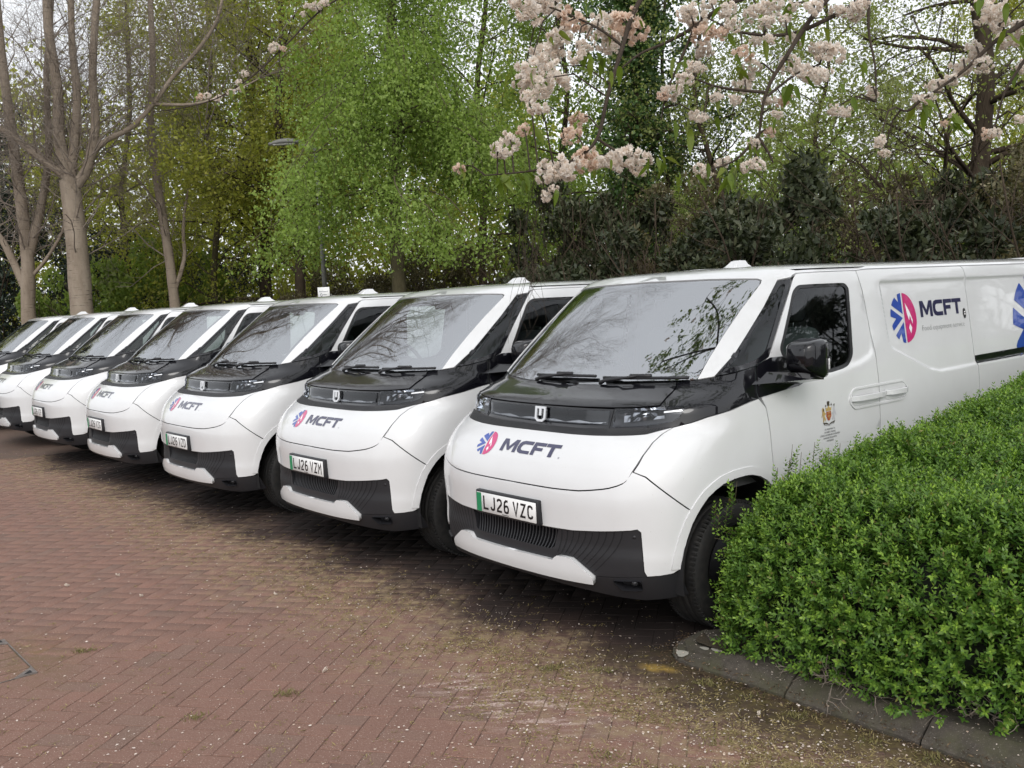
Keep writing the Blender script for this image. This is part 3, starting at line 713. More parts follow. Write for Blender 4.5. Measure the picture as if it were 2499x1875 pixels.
    for x0 in (-.775, -3.95):
        ln = MB(); V = []; F = []
        for k in range(n + 1):
            th = R(-12 + 204 * k / n); px_, pz_ = x0 + math.cos(th) * .46, .385 + math.sin(th) * .455
            V += [(px_, .58, pz_), (px_, .972, pz_)]
        F = [(2 * k, 2 * k + 1, 2 * k + 3, 2 * k + 2) for k in range(n)]; ln.add(V, F)
        ln.add([(x0 - .47, .585, .2), (x0 + .47, .585, .2), (x0 + .47, .585, .86), (x0 - .47, .585, .86)], [(0, 1, 2, 3)])
        both('wheel_arch_liner', ln, MT['dark'], root)
    # --- mirrors
    mi = MB()
    secs = [(-1.128, 1.05, 1.16, 1.39, 1.485), (-1.148, 1.032, 1.185, 1.362, 1.506), (-1.19, 1.025, 1.20, 1.335, 1.520), (-1.25, 1.025, 1.206, 1.310, 1.530), (-1.288, 1.03, 1.202, 1.313, 1.525), (-1.297, 1.045, 1.19, 1.33, 1.51)]
    V = []; F = []; K = 24
    for x, y0, y1, z0, z1 in secs:
        for k in range(K):
            th = 2 * math.pi * (k + .5) / K; c_, s_ = math.cos(th), math.sin(th); e = .34
            V.append((x, (y0 + y1) / 2 + (y1 - y0) / 2 * math.copysign(abs(c_)**e, c_), (z0 + z1) / 2 + (z1 - z0) / 2 * math.copysign(abs(s_)**e, s_)))
    for i in range(len(secs) - 1):
        for k in range(K): F.append((i * K + k, i * K + (k + 1) % K, (i + 1) * K + (k + 1) % K, (i + 1) * K + k))
    F.append(tuple(range(K - 1, -1, -1)))
    mi.add(V, F, True)
    arm = MB(); av = [(-.94, .955, 1.300), (-1.30, .965, 1.268), (-1.30, .965, 1.350), (-1.06, .950, 1.360), (-1.17, 1.165, 1.316), (-1.28, 1.175, 1.305), (-1.28, 1.175, 1.345), (-1.18, 1.155, 1.348)]
    arm.add(av, [(0, 1, 5, 4), (1, 2, 6, 5), (2, 3, 7, 6), (3, 0, 4, 7), (4, 5, 6, 7)])
    for k in (0, 1):
        mm = (lambda z: z) if k == 0 else (lambda z: z.mirrored())
        mo = mm(mi).build('door_mirror', MT['gloss'], root); mm(arm).build('mirror_arm', MT['gloss'], mo)
        fa = MB(); fa.rbox((-1.132, 1.108, 1.440), (.012, .105, .085), .004, 1); mm(fa).build('mirror_front_panel', MT['gloss'], mo)
        g = MB(); g.rbox((-1.298, 1.117, 1.42), (.004, .14, .15), .001, 1); mm(g).build('mirror_glass', MT['chrome'], mo)
        s = MB(); s.rbox((-1.285, 1.205, 1.39), (.012, .008, .06), .003, 1); mm(s).build('mirror_indicator', MT['amber'], mo)
    # --- wipers
    for (y0, y1, py, pz) in ((.252, .766, .45, 1.352), (-.32, .187, -.10, 1.352)):
        def wp(y, z, o): P, N = skin([fy(abs(y), z)]); P = P[0] + N[0] * o; return Vector((P[0], P[1] * (1 if y >= 0 else -1), P[2]))
        w = MB(); pts = [wp(y0 + (y1 - y0) * t, 1.346 + .006 * t, .012) for t in np.linspace(0, 1, 9)]
        w.tube(pts, .009, 6); b2 = [p + Vector((.002, 0, .012)) for p in pts[3:6]]; w.tube(b2, .011, 6)
        w.tube([wp(py - .20, 1.318, .012), wp(py - .16, 1.322, .026), wp(py - .04, 1.335, .034), wp(py + .04, 1.352, .026)], [.014, .011, .008, .007], 6)
        w.build('windscreen_wiper', MT['satin'], root)
    # scuttle tray under the wipers
    patch(FY([(0, 1.309), (.33, 1.316), (.541, 1.325), (.70, 1.334), (.70, 1.342), (.541, 1.334), (.33, 1.325), (0, 1.318)]), -.016, .05, 0, sym=True).build('wiper_tray', MT['satin'], root)
    # --- cabin
    ca = MB(); ca.box((-1.6, 0, .78), (1.5, 1.78, .06)); ca.build('cabin_floor', MT['dash'], root)
    da = MB(); da.rbox((-.86, 0, 1.14), (.46, 1.70, .30), .06, 3); da.rbox((-.70, 0, 1.245), (.34, 1.50, .10), .03, 2); da.rbox((-.98, -.37, 1.29), (.16, .34, .10), .03, 2); da.build('dashboard', MT['dash'], root)
    bk = MB(); bk.box((-2.30, 0, 1.33), (.04, 1.72, 1.1)); bk.build('bulkhead', MT['bulkhead'], root)
    hl = MB(); hl.add([(-1.36, -.72, 1.875), (-1.36, .72, 1.875), (-2.28, .80, 1.885), (-2.28, -.80, 1.885)], [(0, 1, 2, 3)]); hl.build('headlining', MT['cabin'], root)
    for s in (1, -1):
        pz = MB(); pz.tube([(-.80, s * .80, 1.30), (-1.12, s * .775, 1.56), (-1.42, s * .75, 1.83)], .022, 6); pz.tube([(-1.20, s * .88, 1.38), (-1.40, s * .84, 1.66), (-1.52, s * .80, 1.85)], .022, 6); pz.build('pillar_lining', MT['cabin'], root)
        bp = MB(); bp.box((-2.08, s * .86, 1.45), (.14, .04, .85), Matrix.Rotation(R(5 * s), 3, 'X')); bp.build('pillar_lining', MT['cabin'], root)
        st = MB(); st.rbox((-1.62, s * .44, .98), (.50, .50, .16), .06, 3); st.rbox((-1.93, s * .44, 1.28), (.15, .50, .56), .06, 3, Matrix.Rotation(R(-12), 3, 'Y')); sb = st.build('seat', MT['seatgrey'], root)
        hr = MB(); hr.rbox((-2.02, s * .44, 1.68), (.10, .27, .20), .045, 3, Matrix.Rotation(R(-8), 3, 'Y')); hr.build('headrest', MT['seat'], sb)
        po = MB()
        for d in (-.06, .06): po.tube([(-2.0, s * .44 + d, 1.52), (-2.01, s * .44 + d, 1.62)], .006, 6)
        po.build('headrest_posts', MT['silver'], sb)
    sw = MB(); n = 28; V = []; rt = Matrix.Rotation(R(-62), 3, 'Y'); ring = [rt @ Vector((.185 * math.cos(2 * math.pi * k / n), .185 * math.sin(2 * math.pi * k / n), 0)) + Vector((-1.19, -.38, 1.34)) for k in range(n + 1)]
    sw.tube(ring, .016, 8, False); sw.rbox((-1.17, -.38, 1.335), (.05, .16, .12), .03, 2, Matrix.Rotation(R(28), 3, 'Y'))
    sw.tube([ring[0].lerp(ring[14], .06), ring[14].lerp(ring[0], .06)], .014, 6); sw.tube([ring[7].lerp(ring[21], .06), ring[21].lerp(ring[7], .06)], .016, 6); sw.tube([(-.95, -.38, 1.22), (-1.17, -.38, 1.335)], .03, 8); sw.build('steering_wheel', MT['dash'], root)
    im = MB(); im.rbox((-1.30, 0, 1.80), (.03, .22, .06), .012, 2); im.build('inner_mirror', MT['satin'], root)
    pa = MB(); pa.add([(-.60, -.30, 1.302), (-.60, .02, 1.302), (-.80, .02, 1.304), (-.80, -.30, 1.304)], [(0, 1, 2, 3)]); pa.build('paper_sheet', MT['decalwhite'], root)
    # --- artwork
    def emblem_parts(place, s, name_parent, extra=()):
        bl = MB()
        for p in EM_BLUE:
            V, T = art([(a * s, b * s) for a, b in p], s * .12); bl.add(place(V, .0016), T)
        pk = MB(); V, T = art([(a * s, b * s) for a, b in EM_PINK], s * .12); pk.add(place(V, .0016), T)
        wh = MB()
        for p in EM_FLAME: V, T = art([(a * s, b * s) for a, b in p], s * .12); wh.add(place(V, .0024), T)
        return bl, pk, wh
    def put(name, mb, m, flip=False):
        if flip: mb.f = [f[::-1] for f in mb.f]
        return mb.build(name, m, root)
    front = lambda y0, z0: (lambda V, o: flat_on_front(V, y0, z0, o))
    bl, pk, wh = emblem_parts(front(-.288, .993), .163, root); put('emblem_snowflake', bl, MT['blue']); put('emblem_flame', pk, MT['pink']); put('emblem_flame_cutout', wh, MT['decalwhite'])
    wm = MB()
    for p in stroke_letters():
        V, T = art([(a * .1045, b * .083) for a, b in p], .03); wm.add(flat_on_front(V, -.142, .968, .0018), T)
    put('bonnet_lettering', wm, MT['navy'])
    V, F = text_mesh('\u00ae', .016); wm = MB().add(flat_on_front(V[:, :2], .345, .966, .0018), F); put('registered_mark', wm, MT['navy'])
    side = lambda x0, z0: (lambda V, o: flat_on_side(V, x0, z0, 1, 1, o))
    bl, pk, wh = emblem_parts(side(-2.588, 1.575), .322, root); put('emblem_snowflake', bl, MT['blue']); put('emblem_flame', pk, MT['pink']); put('emblem_flame_cutout', wh, MT['decalwhite'])
    wm = MB()
    for p in stroke_letters():
        V, T = art([(a * .1265, b * .107) for a, b in p], .04); wm.add(flat_on_side(V, -2.808, 1.568, 1, 1, .0018), T)
    put('side_lettering', wm, MT['navy'])
    V, F = text_mesh('Food equipment service', .054, .588, -.0013); wm = MB().add(flat_on_side(V[:, :2], -2.808, 1.478, 1, 1, .0018), F); put('side_lettering', wm, MT['blacktext'])
    ov = MB(); V, T = art([(.022 * math.cos(2 * math.pi * k / 16), .036 * math.sin(2 * math.pi * k / 16)) for k in range(16)], .03); ov.add(flat_on_side(V, -3.415, 1.567, 1, 1, .0025), T); put('side_sticker', ov, MT['blacktext'])
    ov = MB()
    for dz in (.010, -.006): ov.add(flat_on_side([(-.010, dz - .005), (.010, dz - .005), (.010, dz + .004), (-.010, dz + .004)], -3.417, 1.567, 1, 1, .0035), [(0, 1, 2, 3)])
    put('side_sticker_bars', ov, MT['decalwhite'])
    bl, pk, wh = emblem_parts(side(-4.58, 1.40), .84, root)
    for nm, q_, m_ in (('large_emblem_snowflake', bl, MT['blue']),): put(nm, q_, m_)
    # coat of arms on the door
    arms = None
    def cp(k, poly, o=.002, nm='charge'):
        V, T = art(poly, .02); return MB().add(flat_on_side(V, -1.610, 1.070, 1, 1, o), T).build(nm if arms else 'coat_of_arms', MT[k], arms or root)
    arms = cp('crestred', [(-.022, .012), (.024, .012), (.026, -.014), (.012, -.036), (.001, -.042), (-.012, -.036), (-.025, -.014)])
    cp('gold', [(-.014, .006), (.016, .006), (.018, .002), (-.016, .002)], .003); cp('gold', [(-.004, -.030), (.0, .010), (.004, -.030)], .003); cp('gold', [(-.016, -.012), (.018, -.012), (.017, -.016), (-.016, -.016)], .003)
    cp('gold', [(-.068, .030), (-.055, .042), (-.045, .028), (-.040, .008), (-.028, .006), (-.032, -.004), (-.044, -.008), (-.030, -.030), (-.036, -.044), (-.046, -.026), (-.052, -.046), (-.060, -.042), (-.056, -.016), (-.060, .0), (-.068, -.02), (-.074, -.014), (-.064, .010)])
    cp('crestdark', [(-.056, .036), (-.047, .028), (-.050, .014), (-.058, .02)], .003)
    cp('crestsilver', [(.060, .040), (.050, .030), (.044, .006), (.030, .004), (.034, -.006), (.046, -.010), (.034, -.030), (.040, -.044), (.050, -.026), (.056, -.044), (.064, -.040), (.058, -.014), (.064, .002), (.072, -.02), (.078, -.012), (.066, .016)])
    cp('crestdark', [(.050, .050), (.066, .052), (.058, .034)], .003)
    cp('gold', [(-.026, .016), (-.030, .040), (-.016, .030), (0, .046), (.016, .030), (.030, .040), (.026, .016)], .0025)
    cp('crestdark', [(-.010, .044), (-.014, .068), (-.002, .074), (.012, .068), (.010, .044)], .003); cp('crestdark', [(-.036, .042), (-.030, .056), (-.022, .044)], .003); cp('crestdark', [(.036, .044), (.030, .060), (.022, .046)], .003)
    cp('crestdark', [(-.062, -.046), (-.02, -.052), (0, -.062), (.022, -.052), (.064, -.046), (.052, -.062), (.02, -.066), (0, -.072), (-.02, -.066), (-.05, -.062)])
    cp('crestsilver', [(-.045, -.056), (0, -.066), (.045, -.056), (.044, -.060), (0, -.070), (-.044, -.060)], .003)
    lt = MB()
    for i, (s, w_) in enumerate((('BY APPOINTMENT TO', .105), ('HIS MAJESTY THE KING', .115), ('CATERING AND REFRIGERATION ENGINEERS', .205), ('McFARLANE TELFER LIMITED', .135), ('MAIDENHEAD', .070))):
        V, F = text_mesh(s, .0135, w_, 0, 'CENTER'); lt.add(flat_on_side(V[:, :2], -1.618, .975 - i * .0165, 1, 1, .002), F)
    put('warrant_lettering', lt, MT['blacktext'])
    return root

def copy_tree(o, parent=None, skip=()):
    c = o.copy(); COL.objects.link(c)
    if parent is not None: c.parent = parent; c.matrix_parent_inverse = o.matrix_parent_inverse.copy()
    for ch in list(o.children):
        if ch.name.split('.')[0] in skip: continue
        copy_tree(ch, c, skip)
    return c

VANS = [(-0.052, 5.135, -140.98, 'LJ26 VZC'), (-1.531, 6.860, -140.65, 'LJ26 VZM'), (-3.102, 8.590, -140.44, 'LJ26 VZD'), (-4.662, 10.417, -140.96, 'LJ26 VZG'),
        (-6.214, 12.234, -140.63, 'LJ26 VZF'), (-7.820, 14.118, -141.17, None), (-9.712, 16.528, -140.79, None)]
VLAB = ['white delivery van nearest the green hedge, its plate reading LJ26 VZC', 'white delivery van second from the hedge, its plate reading LJ26 VZM', 'white delivery van with the plate LJ26 VZD, in the middle of the row',
        'white delivery van with the plate LJ26 VZG, beyond the one reading VZD', 'white delivery van with the plate LJ26 VZF, third from the far end', 'white delivery van next to last in the row, its lettering cut to FT',
        'white delivery van at the far end of the row by the bare trees']
van0 = build_van((0, 0, 0), 0)
roots = [van0] + [copy_tree(van0) for _ in VANS[1:]]
for r_, (x_, y_, a_, pl_), lb_ in zip(roots, VANS, VLAB):
    r_.location = (x_, y_, 0); r_.rotation_euler = (0, 0, R(a_))
    tag(r_, lb_, 'van', 'white delivery vans parked in a row')
    build_plate(r_, pl_ or 'LJ26 VZ')


# ------------------------------------------------------------------ ground
VDIR = Vector((math.cos(R(-140.9)), math.sin(R(-140.9)), 0))     # the way the vans face
VLEFT = Vector((-VDIR.y, VDIR.x, 0))
V0 = Vector((-.052, 5.135, 0))
def van_xy(x, y, z=0): p = V0 + VDIR * x + VLEFT * y; return Vector((p.x, p.y, z))
def to_van(x, y): d = Vector((x, y, 0)) - V0; return d.dot(VDIR), d.dot(VLEFT)

def band_nodes(n, l):
    """distance in front of the row of vans, as a value socket; plus the position socket"""
    g = n.new('ShaderNodeNewGeometry'); d = n.new('ShaderNodeVectorMath'); d.operation = 'DOT_PRODUCT'; d.inputs[1].default_value = (-.762, -.647, 0)
    l.new(g.outputs['Position'], d.inputs[0]); a = n.new('ShaderNodeMath'); a.operation = 'SUBTRACT'; l.new(d.outputs['Value'], a.inputs[0]); a.inputs[1].default_value = -.762 * V0.x - .647 * V0.y
    return g.outputs['Position'], a.outputs[0]
def nz(n, l, pos, scale, detail=4, rough=.55, sc=None):
    t = n.new('ShaderNodeTexNoise'); t.inputs['Scale'].default_value = scale; t.inputs['Detail'].default_value = detail; t.inputs['Roughness'].default_value = rough
    if sc:
        m = n.new('ShaderNodeMapping'); m.inputs['Scale'].default_value = sc; l.new(pos, m.inputs['Vector']); pos = m.outputs[0]
    l.new(pos, t.inputs['Vector']); return t.outputs['Fac']
def mth(n, l, op, a, b=0.0, clamp=False):
    m = n.new('ShaderNodeMath'); m.operation = op; m.use_clamp = clamp
    for i, v in enumerate((a, b)):
        if hasattr(v, 'is_linked'): l.new(v, m.inputs[i])
        else: m.inputs[i].default_value = v
    return m.outputs[0]
def spot(n, l, pos, c, rx, ry, ang=0):
    """soft elliptical mask round a place on the ground"""
    m = n.new('ShaderNodeMapping'); m.vector_type = 'TEXTURE'; m.inputs['Location'].default_value = (c[0], c[1], 0); m.inputs['Rotation'].default_value = (0, 0, R(ang)); m.inputs['Scale'].default_value = (rx, ry, 1e3)
    l.new(pos, m.inputs['Vector']); v = n.new('ShaderNodeVectorMath'); v.operation = 'LENGTH'; l.new(m.outputs[0], v.inputs[0])
    return mth(n, l, 'SUBTRACT', 1.0, v.outputs['Value'], True)

def paving_material(name, joint=False):
    m, n, l, b = mat(name)
    pos, dist = band_nodes(n, l)
    if joint:
        base = ramp(n, l, nz(n, l, pos, 9, 5), [(.3, (.055, .034, .027)), (.5, (.095, .060, .048)), (.65, (.16, .11, .085))]).outputs[0]
    else:
        oi = n.new('ShaderNodeObjectInfo'); gi = n.new('ShaderNodeNewGeometry')
        rv = mth(n, l, 'FRACT', mth(n, l, 'ADD', oi.outputs['Random'], gi.outputs['Random Per Island']))
        base = ramp(n, l, rv, [(0, (.134, .062, .048)), (.3, (.176, .080, .060)), (.55, (.150, .074, .058)), (.8, (.195, .085, .063)), (.93, (.138, .080, .064)), (1, (.104, .060, .049))]).outputs[0]
        base = mixc(n, l, mth(n, l, 'MULTIPLY', nz(n, l, pos, 70, 4, .7), .55), base, (.26, .18, .14))
        base = mixc(n, l, mth(n, l, 'MULTIPLY', nz(n, l, pos, 2.2, 5), .8, True), base, (.188, .113, .088))
        base = mixc(n, l, ramp(n, l, nz(n, l, pos, 150, 2, .6), [(.60, (0, 0, 0)), (.69, (.9,) * 3)]).outputs[0], base, (.40, .31, .25))
        base = mixc(n, l, ramp(n, l, nz(n, l, pos, 95, 3, .6), [(.30, (.7,) * 3), (.40, (0, 0, 0))]).outputs[0], base, (.050, .030, .026))
    # moss and damp dirt by the vans, shade under them painted in
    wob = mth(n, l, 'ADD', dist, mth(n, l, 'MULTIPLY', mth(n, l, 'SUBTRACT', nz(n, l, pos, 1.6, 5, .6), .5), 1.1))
    damp_shade = ramp(n, l, mth(n, l, 'ADD', mth(n, l, 'MULTIPLY', wob, .25), .5), [(.40, (.97,) * 3), (.50, (.78,) * 3), (.60, (.0,) * 3)]).outputs[0]
    base = mixc(n, l, damp_shade, base, (.016, .012, .011))
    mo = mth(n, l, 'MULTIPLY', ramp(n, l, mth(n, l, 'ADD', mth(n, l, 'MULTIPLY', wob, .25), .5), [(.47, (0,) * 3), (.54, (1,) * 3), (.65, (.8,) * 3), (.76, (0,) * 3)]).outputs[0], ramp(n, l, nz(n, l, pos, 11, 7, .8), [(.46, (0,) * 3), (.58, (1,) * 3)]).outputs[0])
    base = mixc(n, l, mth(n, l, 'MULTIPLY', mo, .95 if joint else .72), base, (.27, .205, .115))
    # thin moss blooms over the open paving
    mo2 = mth(n, l, 'MULTIPLY', ramp(n, l, nz(n, l, pos, .8, 4), [(.5, (0,) * 3), (.68, (1,) * 3)]).outputs[0], ramp(n, l, nz(n, l, pos, 11, 6, .75), [(.5, (0,) * 3), (.66, (1,) * 3)]).outputs[0])
    base = mixc(n, l, mth(n, l, 'MULTIPLY', mo2, .9 if joint else .35), base, (.17, .135, .085))
    # mossy wedge along the kerb, and one yellow lichen stain
    for c, rx, ry, ang, col, k in (((1.0, 4.05), .75, .34, -52, (.085, .066, .024), 1.8), ((1.45, 3.45), .6, .30, -50, (.105, .08, .03), 1.5), ((.55, 4.52), .45, .25, -20, (.06, .045, .02), 1.3), ((.64, 4.41), .12, .06, -30, (.34, .22, .05), 1.7), ((-2.7, 5.0), .28, .7, 36, (.11, .085, .028), 1.0)):
        s = mth(n, l, 'MULTIPLY', spot(n, l, pos, c, rx, ry, ang), k * (1.0 if joint or col[0] > .2 else .62), True)
        s = mth(n, l, 'MULTIPLY', s, ramp(n, l, nz(n, l, pos, 16, 6, .7), [(.36, (0,) * 3), (.60, (1,) * 3)]).outputs[0])
        base = mixc(n, l, s, base, col)
    if not joint:
        # pale chalky scuffs
        sc = ramp(n, l, nz(n, l, pos, 1.0, 3, .5, (5, 26, 1)), [(.50, (0,) * 3), (.60, (1,) * 3)]).outputs[0]
        sc = mth(n, l, 'MULTIPLY', sc, ramp(n, l, nz(n, l, pos, 60, 4, .8), [(.38, (0,) * 3), (.62, (1,) * 3)]).outputs[0])
        sp = mth(n, l, 'ADD', mth(n, l, 'MULTIPLY', spot(n, l, pos, (-.10, 4.12), .62, .30, -38), 1.6, True), mth(n, l, 'MULTIPLY', spot(n, l, pos, (-.75, 2.95), .6, .2, -10), 1.0, True), True)
        base = mixc(n, l, mth(n, l, 'MULTIPLY', mth(n, l, 'MULTIPLY', sc, sp), .85), base, (.56, .44, .40))
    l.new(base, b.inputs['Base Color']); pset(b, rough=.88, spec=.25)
    hh = mth(n, l, 'ADD', nz(n, l, pos, 160, 4, .7), mth(n, l, 'MULTIPLY', nz(n, l, pos, 24, 3), .8))
    bump(n, l, b, hh, .55, .004)
    return m
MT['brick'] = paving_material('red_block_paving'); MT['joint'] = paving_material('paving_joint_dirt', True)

pave = MB()
pave.add([(-40, -14, -.0030), (14, -14, -.0030), (14, 11.2, -.0030), (-14, 33, -.0030), (-40, 33, -.0030)], [(0, 1, 2, 3, 4)])
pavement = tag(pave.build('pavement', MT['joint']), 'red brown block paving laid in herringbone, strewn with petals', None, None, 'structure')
BL, BW, BTH = .215, .1075, R(-12.6)
_bu = Vector((math.cos(BTH), math.sin(BTH), 0)); _bv = Vector((-math.sin(BTH), math.cos(BTH), 0))
CAMINV = cam.matrix_world.inverted()
def project(p):
    q = CAMINV @ Vector(p)
    if q.z > -.1: return None
    return .5 + CAM_F * q.x / -q.z, .5 + CAM_F * q.y / -q.z * 4 / 3, -q.z
# kerb line (outer foot) round the planted bed
KERB = [(8.2, 10.6)] + [tuple(van_xy(x, 1.06)[:2]) for x in (-5.6, -4.6, -3.6, -2.6, -1.7, -1.1, -.72)] + [(.86, 4.78), (.74, 4.62), (.735, 4.50), (.80, 4.40), (.90, 4.29), (1.02, 4.15), (1.15, 3.98), (1.29, 3.80), (1.45, 3.61), (1.62, 3.40), (1.80, 3.18), (2.0, 2.94), (2.25, 2.66), (2.6, 2.3), (3.1, 1.9), (3.9, 1.5), (5.5, 1.2), (9, 1.2)]
KPOLY = np.array(KERB)
MANH = [Vector((-2.56, 4.76, 0)), Vector((-3.03, 5.31, 0))]
_me1 = (MANH[1] - MANH[0]).normalized(); _me2 = Vector((-_me1.y, _me1.x, 0)); MS = (MANH[1] - MANH[0]).length
MPOLY = np.array([(MANH[0] + _me1 * a * MS + _me2 * b * MS)[:2] for a, b in ((0, 0), (1, 0), (1, 1), (0, 1))])
def brick_geo(h, w, hz=.055, bev=.0028):
    V = [];
    for z, i in ((-hz, 0), (-bev, 0), (0, bev)):
        for sx, sy in ((-1, -1), (1, -1), (1, 1), (-1, 1)): V.append((sx * (h / 2 - i), sy * (w / 2 - i), z))
    F = [(8, 9, 10, 11)]
    for a in (0, 4):
        for k in range(4): F.append((a + k, a + (k + 1) % 4, a + 4 + (k + 1) % 4, a + 4 + k))
    return np.array(V), F
bricks = []
N_ = 190
P_ = []
for r_ in range(-N_, N_):
    for c_ in range(-N_, N_):
        k = (c_ - r_) % 4
        if k == 0: P_.append(((c_ + 1) * BW, (r_ + .5) * BW, 0))
        elif k == 3: P_.append(((c_ + .5) * BW, (r_ + 1) * BW, 1))
P_ = np.array(P_); org = Vector((-.6, 6.0, 0))
WX = org.x + P_[:, 0] * _bu.x + P_[:, 1] * _bv.x; WY = org.y + P_[:, 0] * _bu.y + P_[:, 1] * _bv.y
# keep what the camera (or a camera a step aside) can see, nearer than about 14 m
dep = WY * _cp - (CAM_H) * _sp; xs_ = WX / np.maximum(dep, .1)
keep = (WY > 2.0) & (np.hypot(WX, WY) < 14.5) & (np.abs(xs_) < .80) & (WX < 5.5)
Q_ = np.stack([WX, WY], 1)
keep &= ~inside(Q_, KPOLY) & (polydist(Q_, KPOLY[:-1]) > .05) & ~(inside(Q_, MPOLY) | (polydist(Q_, MPOLY) < .06))
keep &= ((WX - V0.x) * -.762 + (WY - V0.y) * -.647) > -3.2
idx = np.where(keep)[0]
idx = idx[np.argsort(np.hypot(WX[idx], WY[idx]))]
near = [i for i in idx if (lambda q: q and -.01 < q[0] < 1.01 and -.01 < q[1] < 1.01)(project((WX[i], WY[i], 0)))][:300]
nearset = set(near)
geo = brick_geo(BL - .003, BW - .003)
bme = [mesh_np('brick', geo[0], geo[1]) for _ in range(3)]
for k, me in enumerate(bme):
    rr_ = random.Random(k)
    for v in me.vertices:
        if v.co.z > -.02: v.co += Vector((rr_.uniform(-1, 1) * .0012, rr_.uniform(-1, 1) * .0012, rr_.uniform(-1, 1) * .0008))
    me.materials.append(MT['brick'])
GV, GF = [], []
tv = geo[0]
for i in idx:
    a = BTH + (math.pi / 2 if P_[i, 2] else 0) + rnd.uniform(-.012, .012); z = rnd.uniform(-.0008, .0008); tx, ty_ = rnd.uniform(-.005, .005), rnd.uniform(-.004, .004)
    if i in nearset:
        o = bpy.data.objects.new('brick', bme[rnd.randrange(3)]); COL.objects.link(o); o.parent = pavement
        o.location = (WX[i], WY[i], z); o.rotation_euler = (tx, ty_, a)
    else:
        ca, sa = math.cos(a), math.sin(a); n0 = len(GV) * 12
        W_ = np.stack([WX[i] + tv[:, 0] * ca - tv[:, 1] * sa, WY[i] + tv[:, 0] * sa + tv[:, 1] * ca, z + tv[:, 2] + tv[:, 0] * ty_ + tv[:, 1] * tx], 1); GV.append(W_); GF.append(np.array(geo[1]) + n0)
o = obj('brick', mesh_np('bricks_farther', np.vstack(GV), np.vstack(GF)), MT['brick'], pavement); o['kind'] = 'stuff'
# farther paving: one sheet with the same colours, too far for the joints to be told apart
m, n, l, b = mat('far_paving'); pos, dist = band_nodes(n, l)
bk = n.new('ShaderNodeTexBrick'); bk.inputs['Scale'].default_value = 1; bk.inputs['Brick Width'].default_value = BL; bk.inputs['Row Height'].default_value = BW; bk.inputs['Mortar Size'].default_value = .004
bk.inputs['Color1'].default_value = (.115, .056, .044, 1); bk.inputs['Color2'].default_value = (.09, .05, .041, 1); bk.inputs['Mortar'].default_value = (.03, .022, .015, 1)
mp = n.new('ShaderNodeMapping'); mp.inputs['Rotation'].default_value = (0, 0, -BTH); l.new(pos, mp.inputs['Vector']); l.new(mp.outputs[0], bk.inputs['Vector'])
c_ = mixc(n, l, mth(n, l, 'MULTIPLY', nz(n, l, pos, 3, 6), .8), bk.outputs['Color'], (.115, .085, .055))
l.new(c_, b.inputs['Base Color']); pset(b, rough=.9)
far = MB(); ang = [R(a) for a in np.linspace(20, 175, 40)]
far.add([(14.3 * math.cos(a), 14.3 * math.sin(a), -.002) for a in ang] + [(60 * math.cos(a), 60 * math.sin(a), -.002) for a in ang], [(i, 40 + i, 41 + i, i + 1)[::-1] for i in range(39)])
tag(far.build('road', m), 'distant red block paving past the end of the row', None, None, 'structure')

# --- woodland floor behind the row
m, n, l, b = mat('woodland_soil'); pos, dist = band_nodes(n, l)
l.new(ramp(n, l, nz(n, l, pos, 5, 6, .7), [(.3, (.018, .013, .008)), (.6, (.045, .033, .018)), (.8, (.04, .05, .018))]).outputs[0], b.inputs['Base Color']); pset(b, rough=.95); bump(n, l, b, nz(n, l, pos, 9, 5), .8, .05); MT['soil'] = m
rear = lambda t, e: V0 + VDIR * (-5.6 - e) + Vector((-.647, .762, 0)) * t
wf = MB(); p = [rear(-16, 0), rear(60, 0), rear(60, 80), rear(-16, 80)]; wf.add([(q.x, q.y, .05) for q in p] + [(q.x, q.y, -.1) for q in p], [(0, 1, 2, 3)[::-1], (0, 1, 5, 4)])
tag(wf.build('woodland_ground', MT['soil']), 'dark earth and leaf litter under the trees', None, None, 'structure')
bed = MB(); bp_ = inset([tuple(p) for p in KERB], .12)
bed.add([(x, y, .075) for x, y in bp_], [tuple(range(len(bp_)))[::-1]])
tag(bed.build('bed_soil', MT['soil']), 'dark soil of the planted bed under the hedge', None, None, 'structure')

# --- kerb of battered concrete stones
m, n, l, b = mat('kerb_concrete'); pos, dist = band_nodes(n, l)
c_ = ramp(n, l, nz(n, l, pos, 14, 6, .7), [(.3, (.034, .028, .022)), (.55, (.064, .053, .042)), (.8, (.105, .09, .073))]).outputs[0]
c_ = mixc(n, l, ramp(n, l, nz(n, l, pos, 150, 3, .7), [(.6, (0,) * 3), (.72, (.8,) * 3)]).outputs[0], c_, (.24, .22, .19))
c_ = mixc(n, l, mth(n, l, 'MULTIPLY', ramp(n, l, nz(n, l, pos, 4, 5, .7), [(.46, (0,) * 3), (.66, (1,) * 3)]).outputs[0], .6), c_, (.055, .056, .022))
vo = n.new('ShaderNodeTexVoronoi'); vo.inputs['Scale'].default_value = 11; l.new(pos, vo.inputs['Vector'])
l.new(c_, b.inputs['Base Color']); pset(b, rough=.92); bump(n, l, b, nz(n, l, pos, 90, 5, .75), .6, .006); MT['kerb'] = m
kerb = tag(empty('kerb', (0, 0, 0)), 'low battered concrete kerb round the hedge bed', None, None, 'structure')
kp = [Vector((x, y, 0)) for x, y in KERB[1:-1]]
seg = [0]
for a, b_ in zip(kp[:-1], kp[1:]): seg.append(seg[-1] + (b_ - a).length)
def kat(d):
    d = max(0, min(seg[-1] - 1e-6, d)); i = max(j for j in range(len(seg)) if seg[j] <= d); i = min(i, len(kp) - 2); t = (d - seg[i]) / (seg[i + 1] - seg[i]); return kp[i].lerp(kp[i + 1], t)
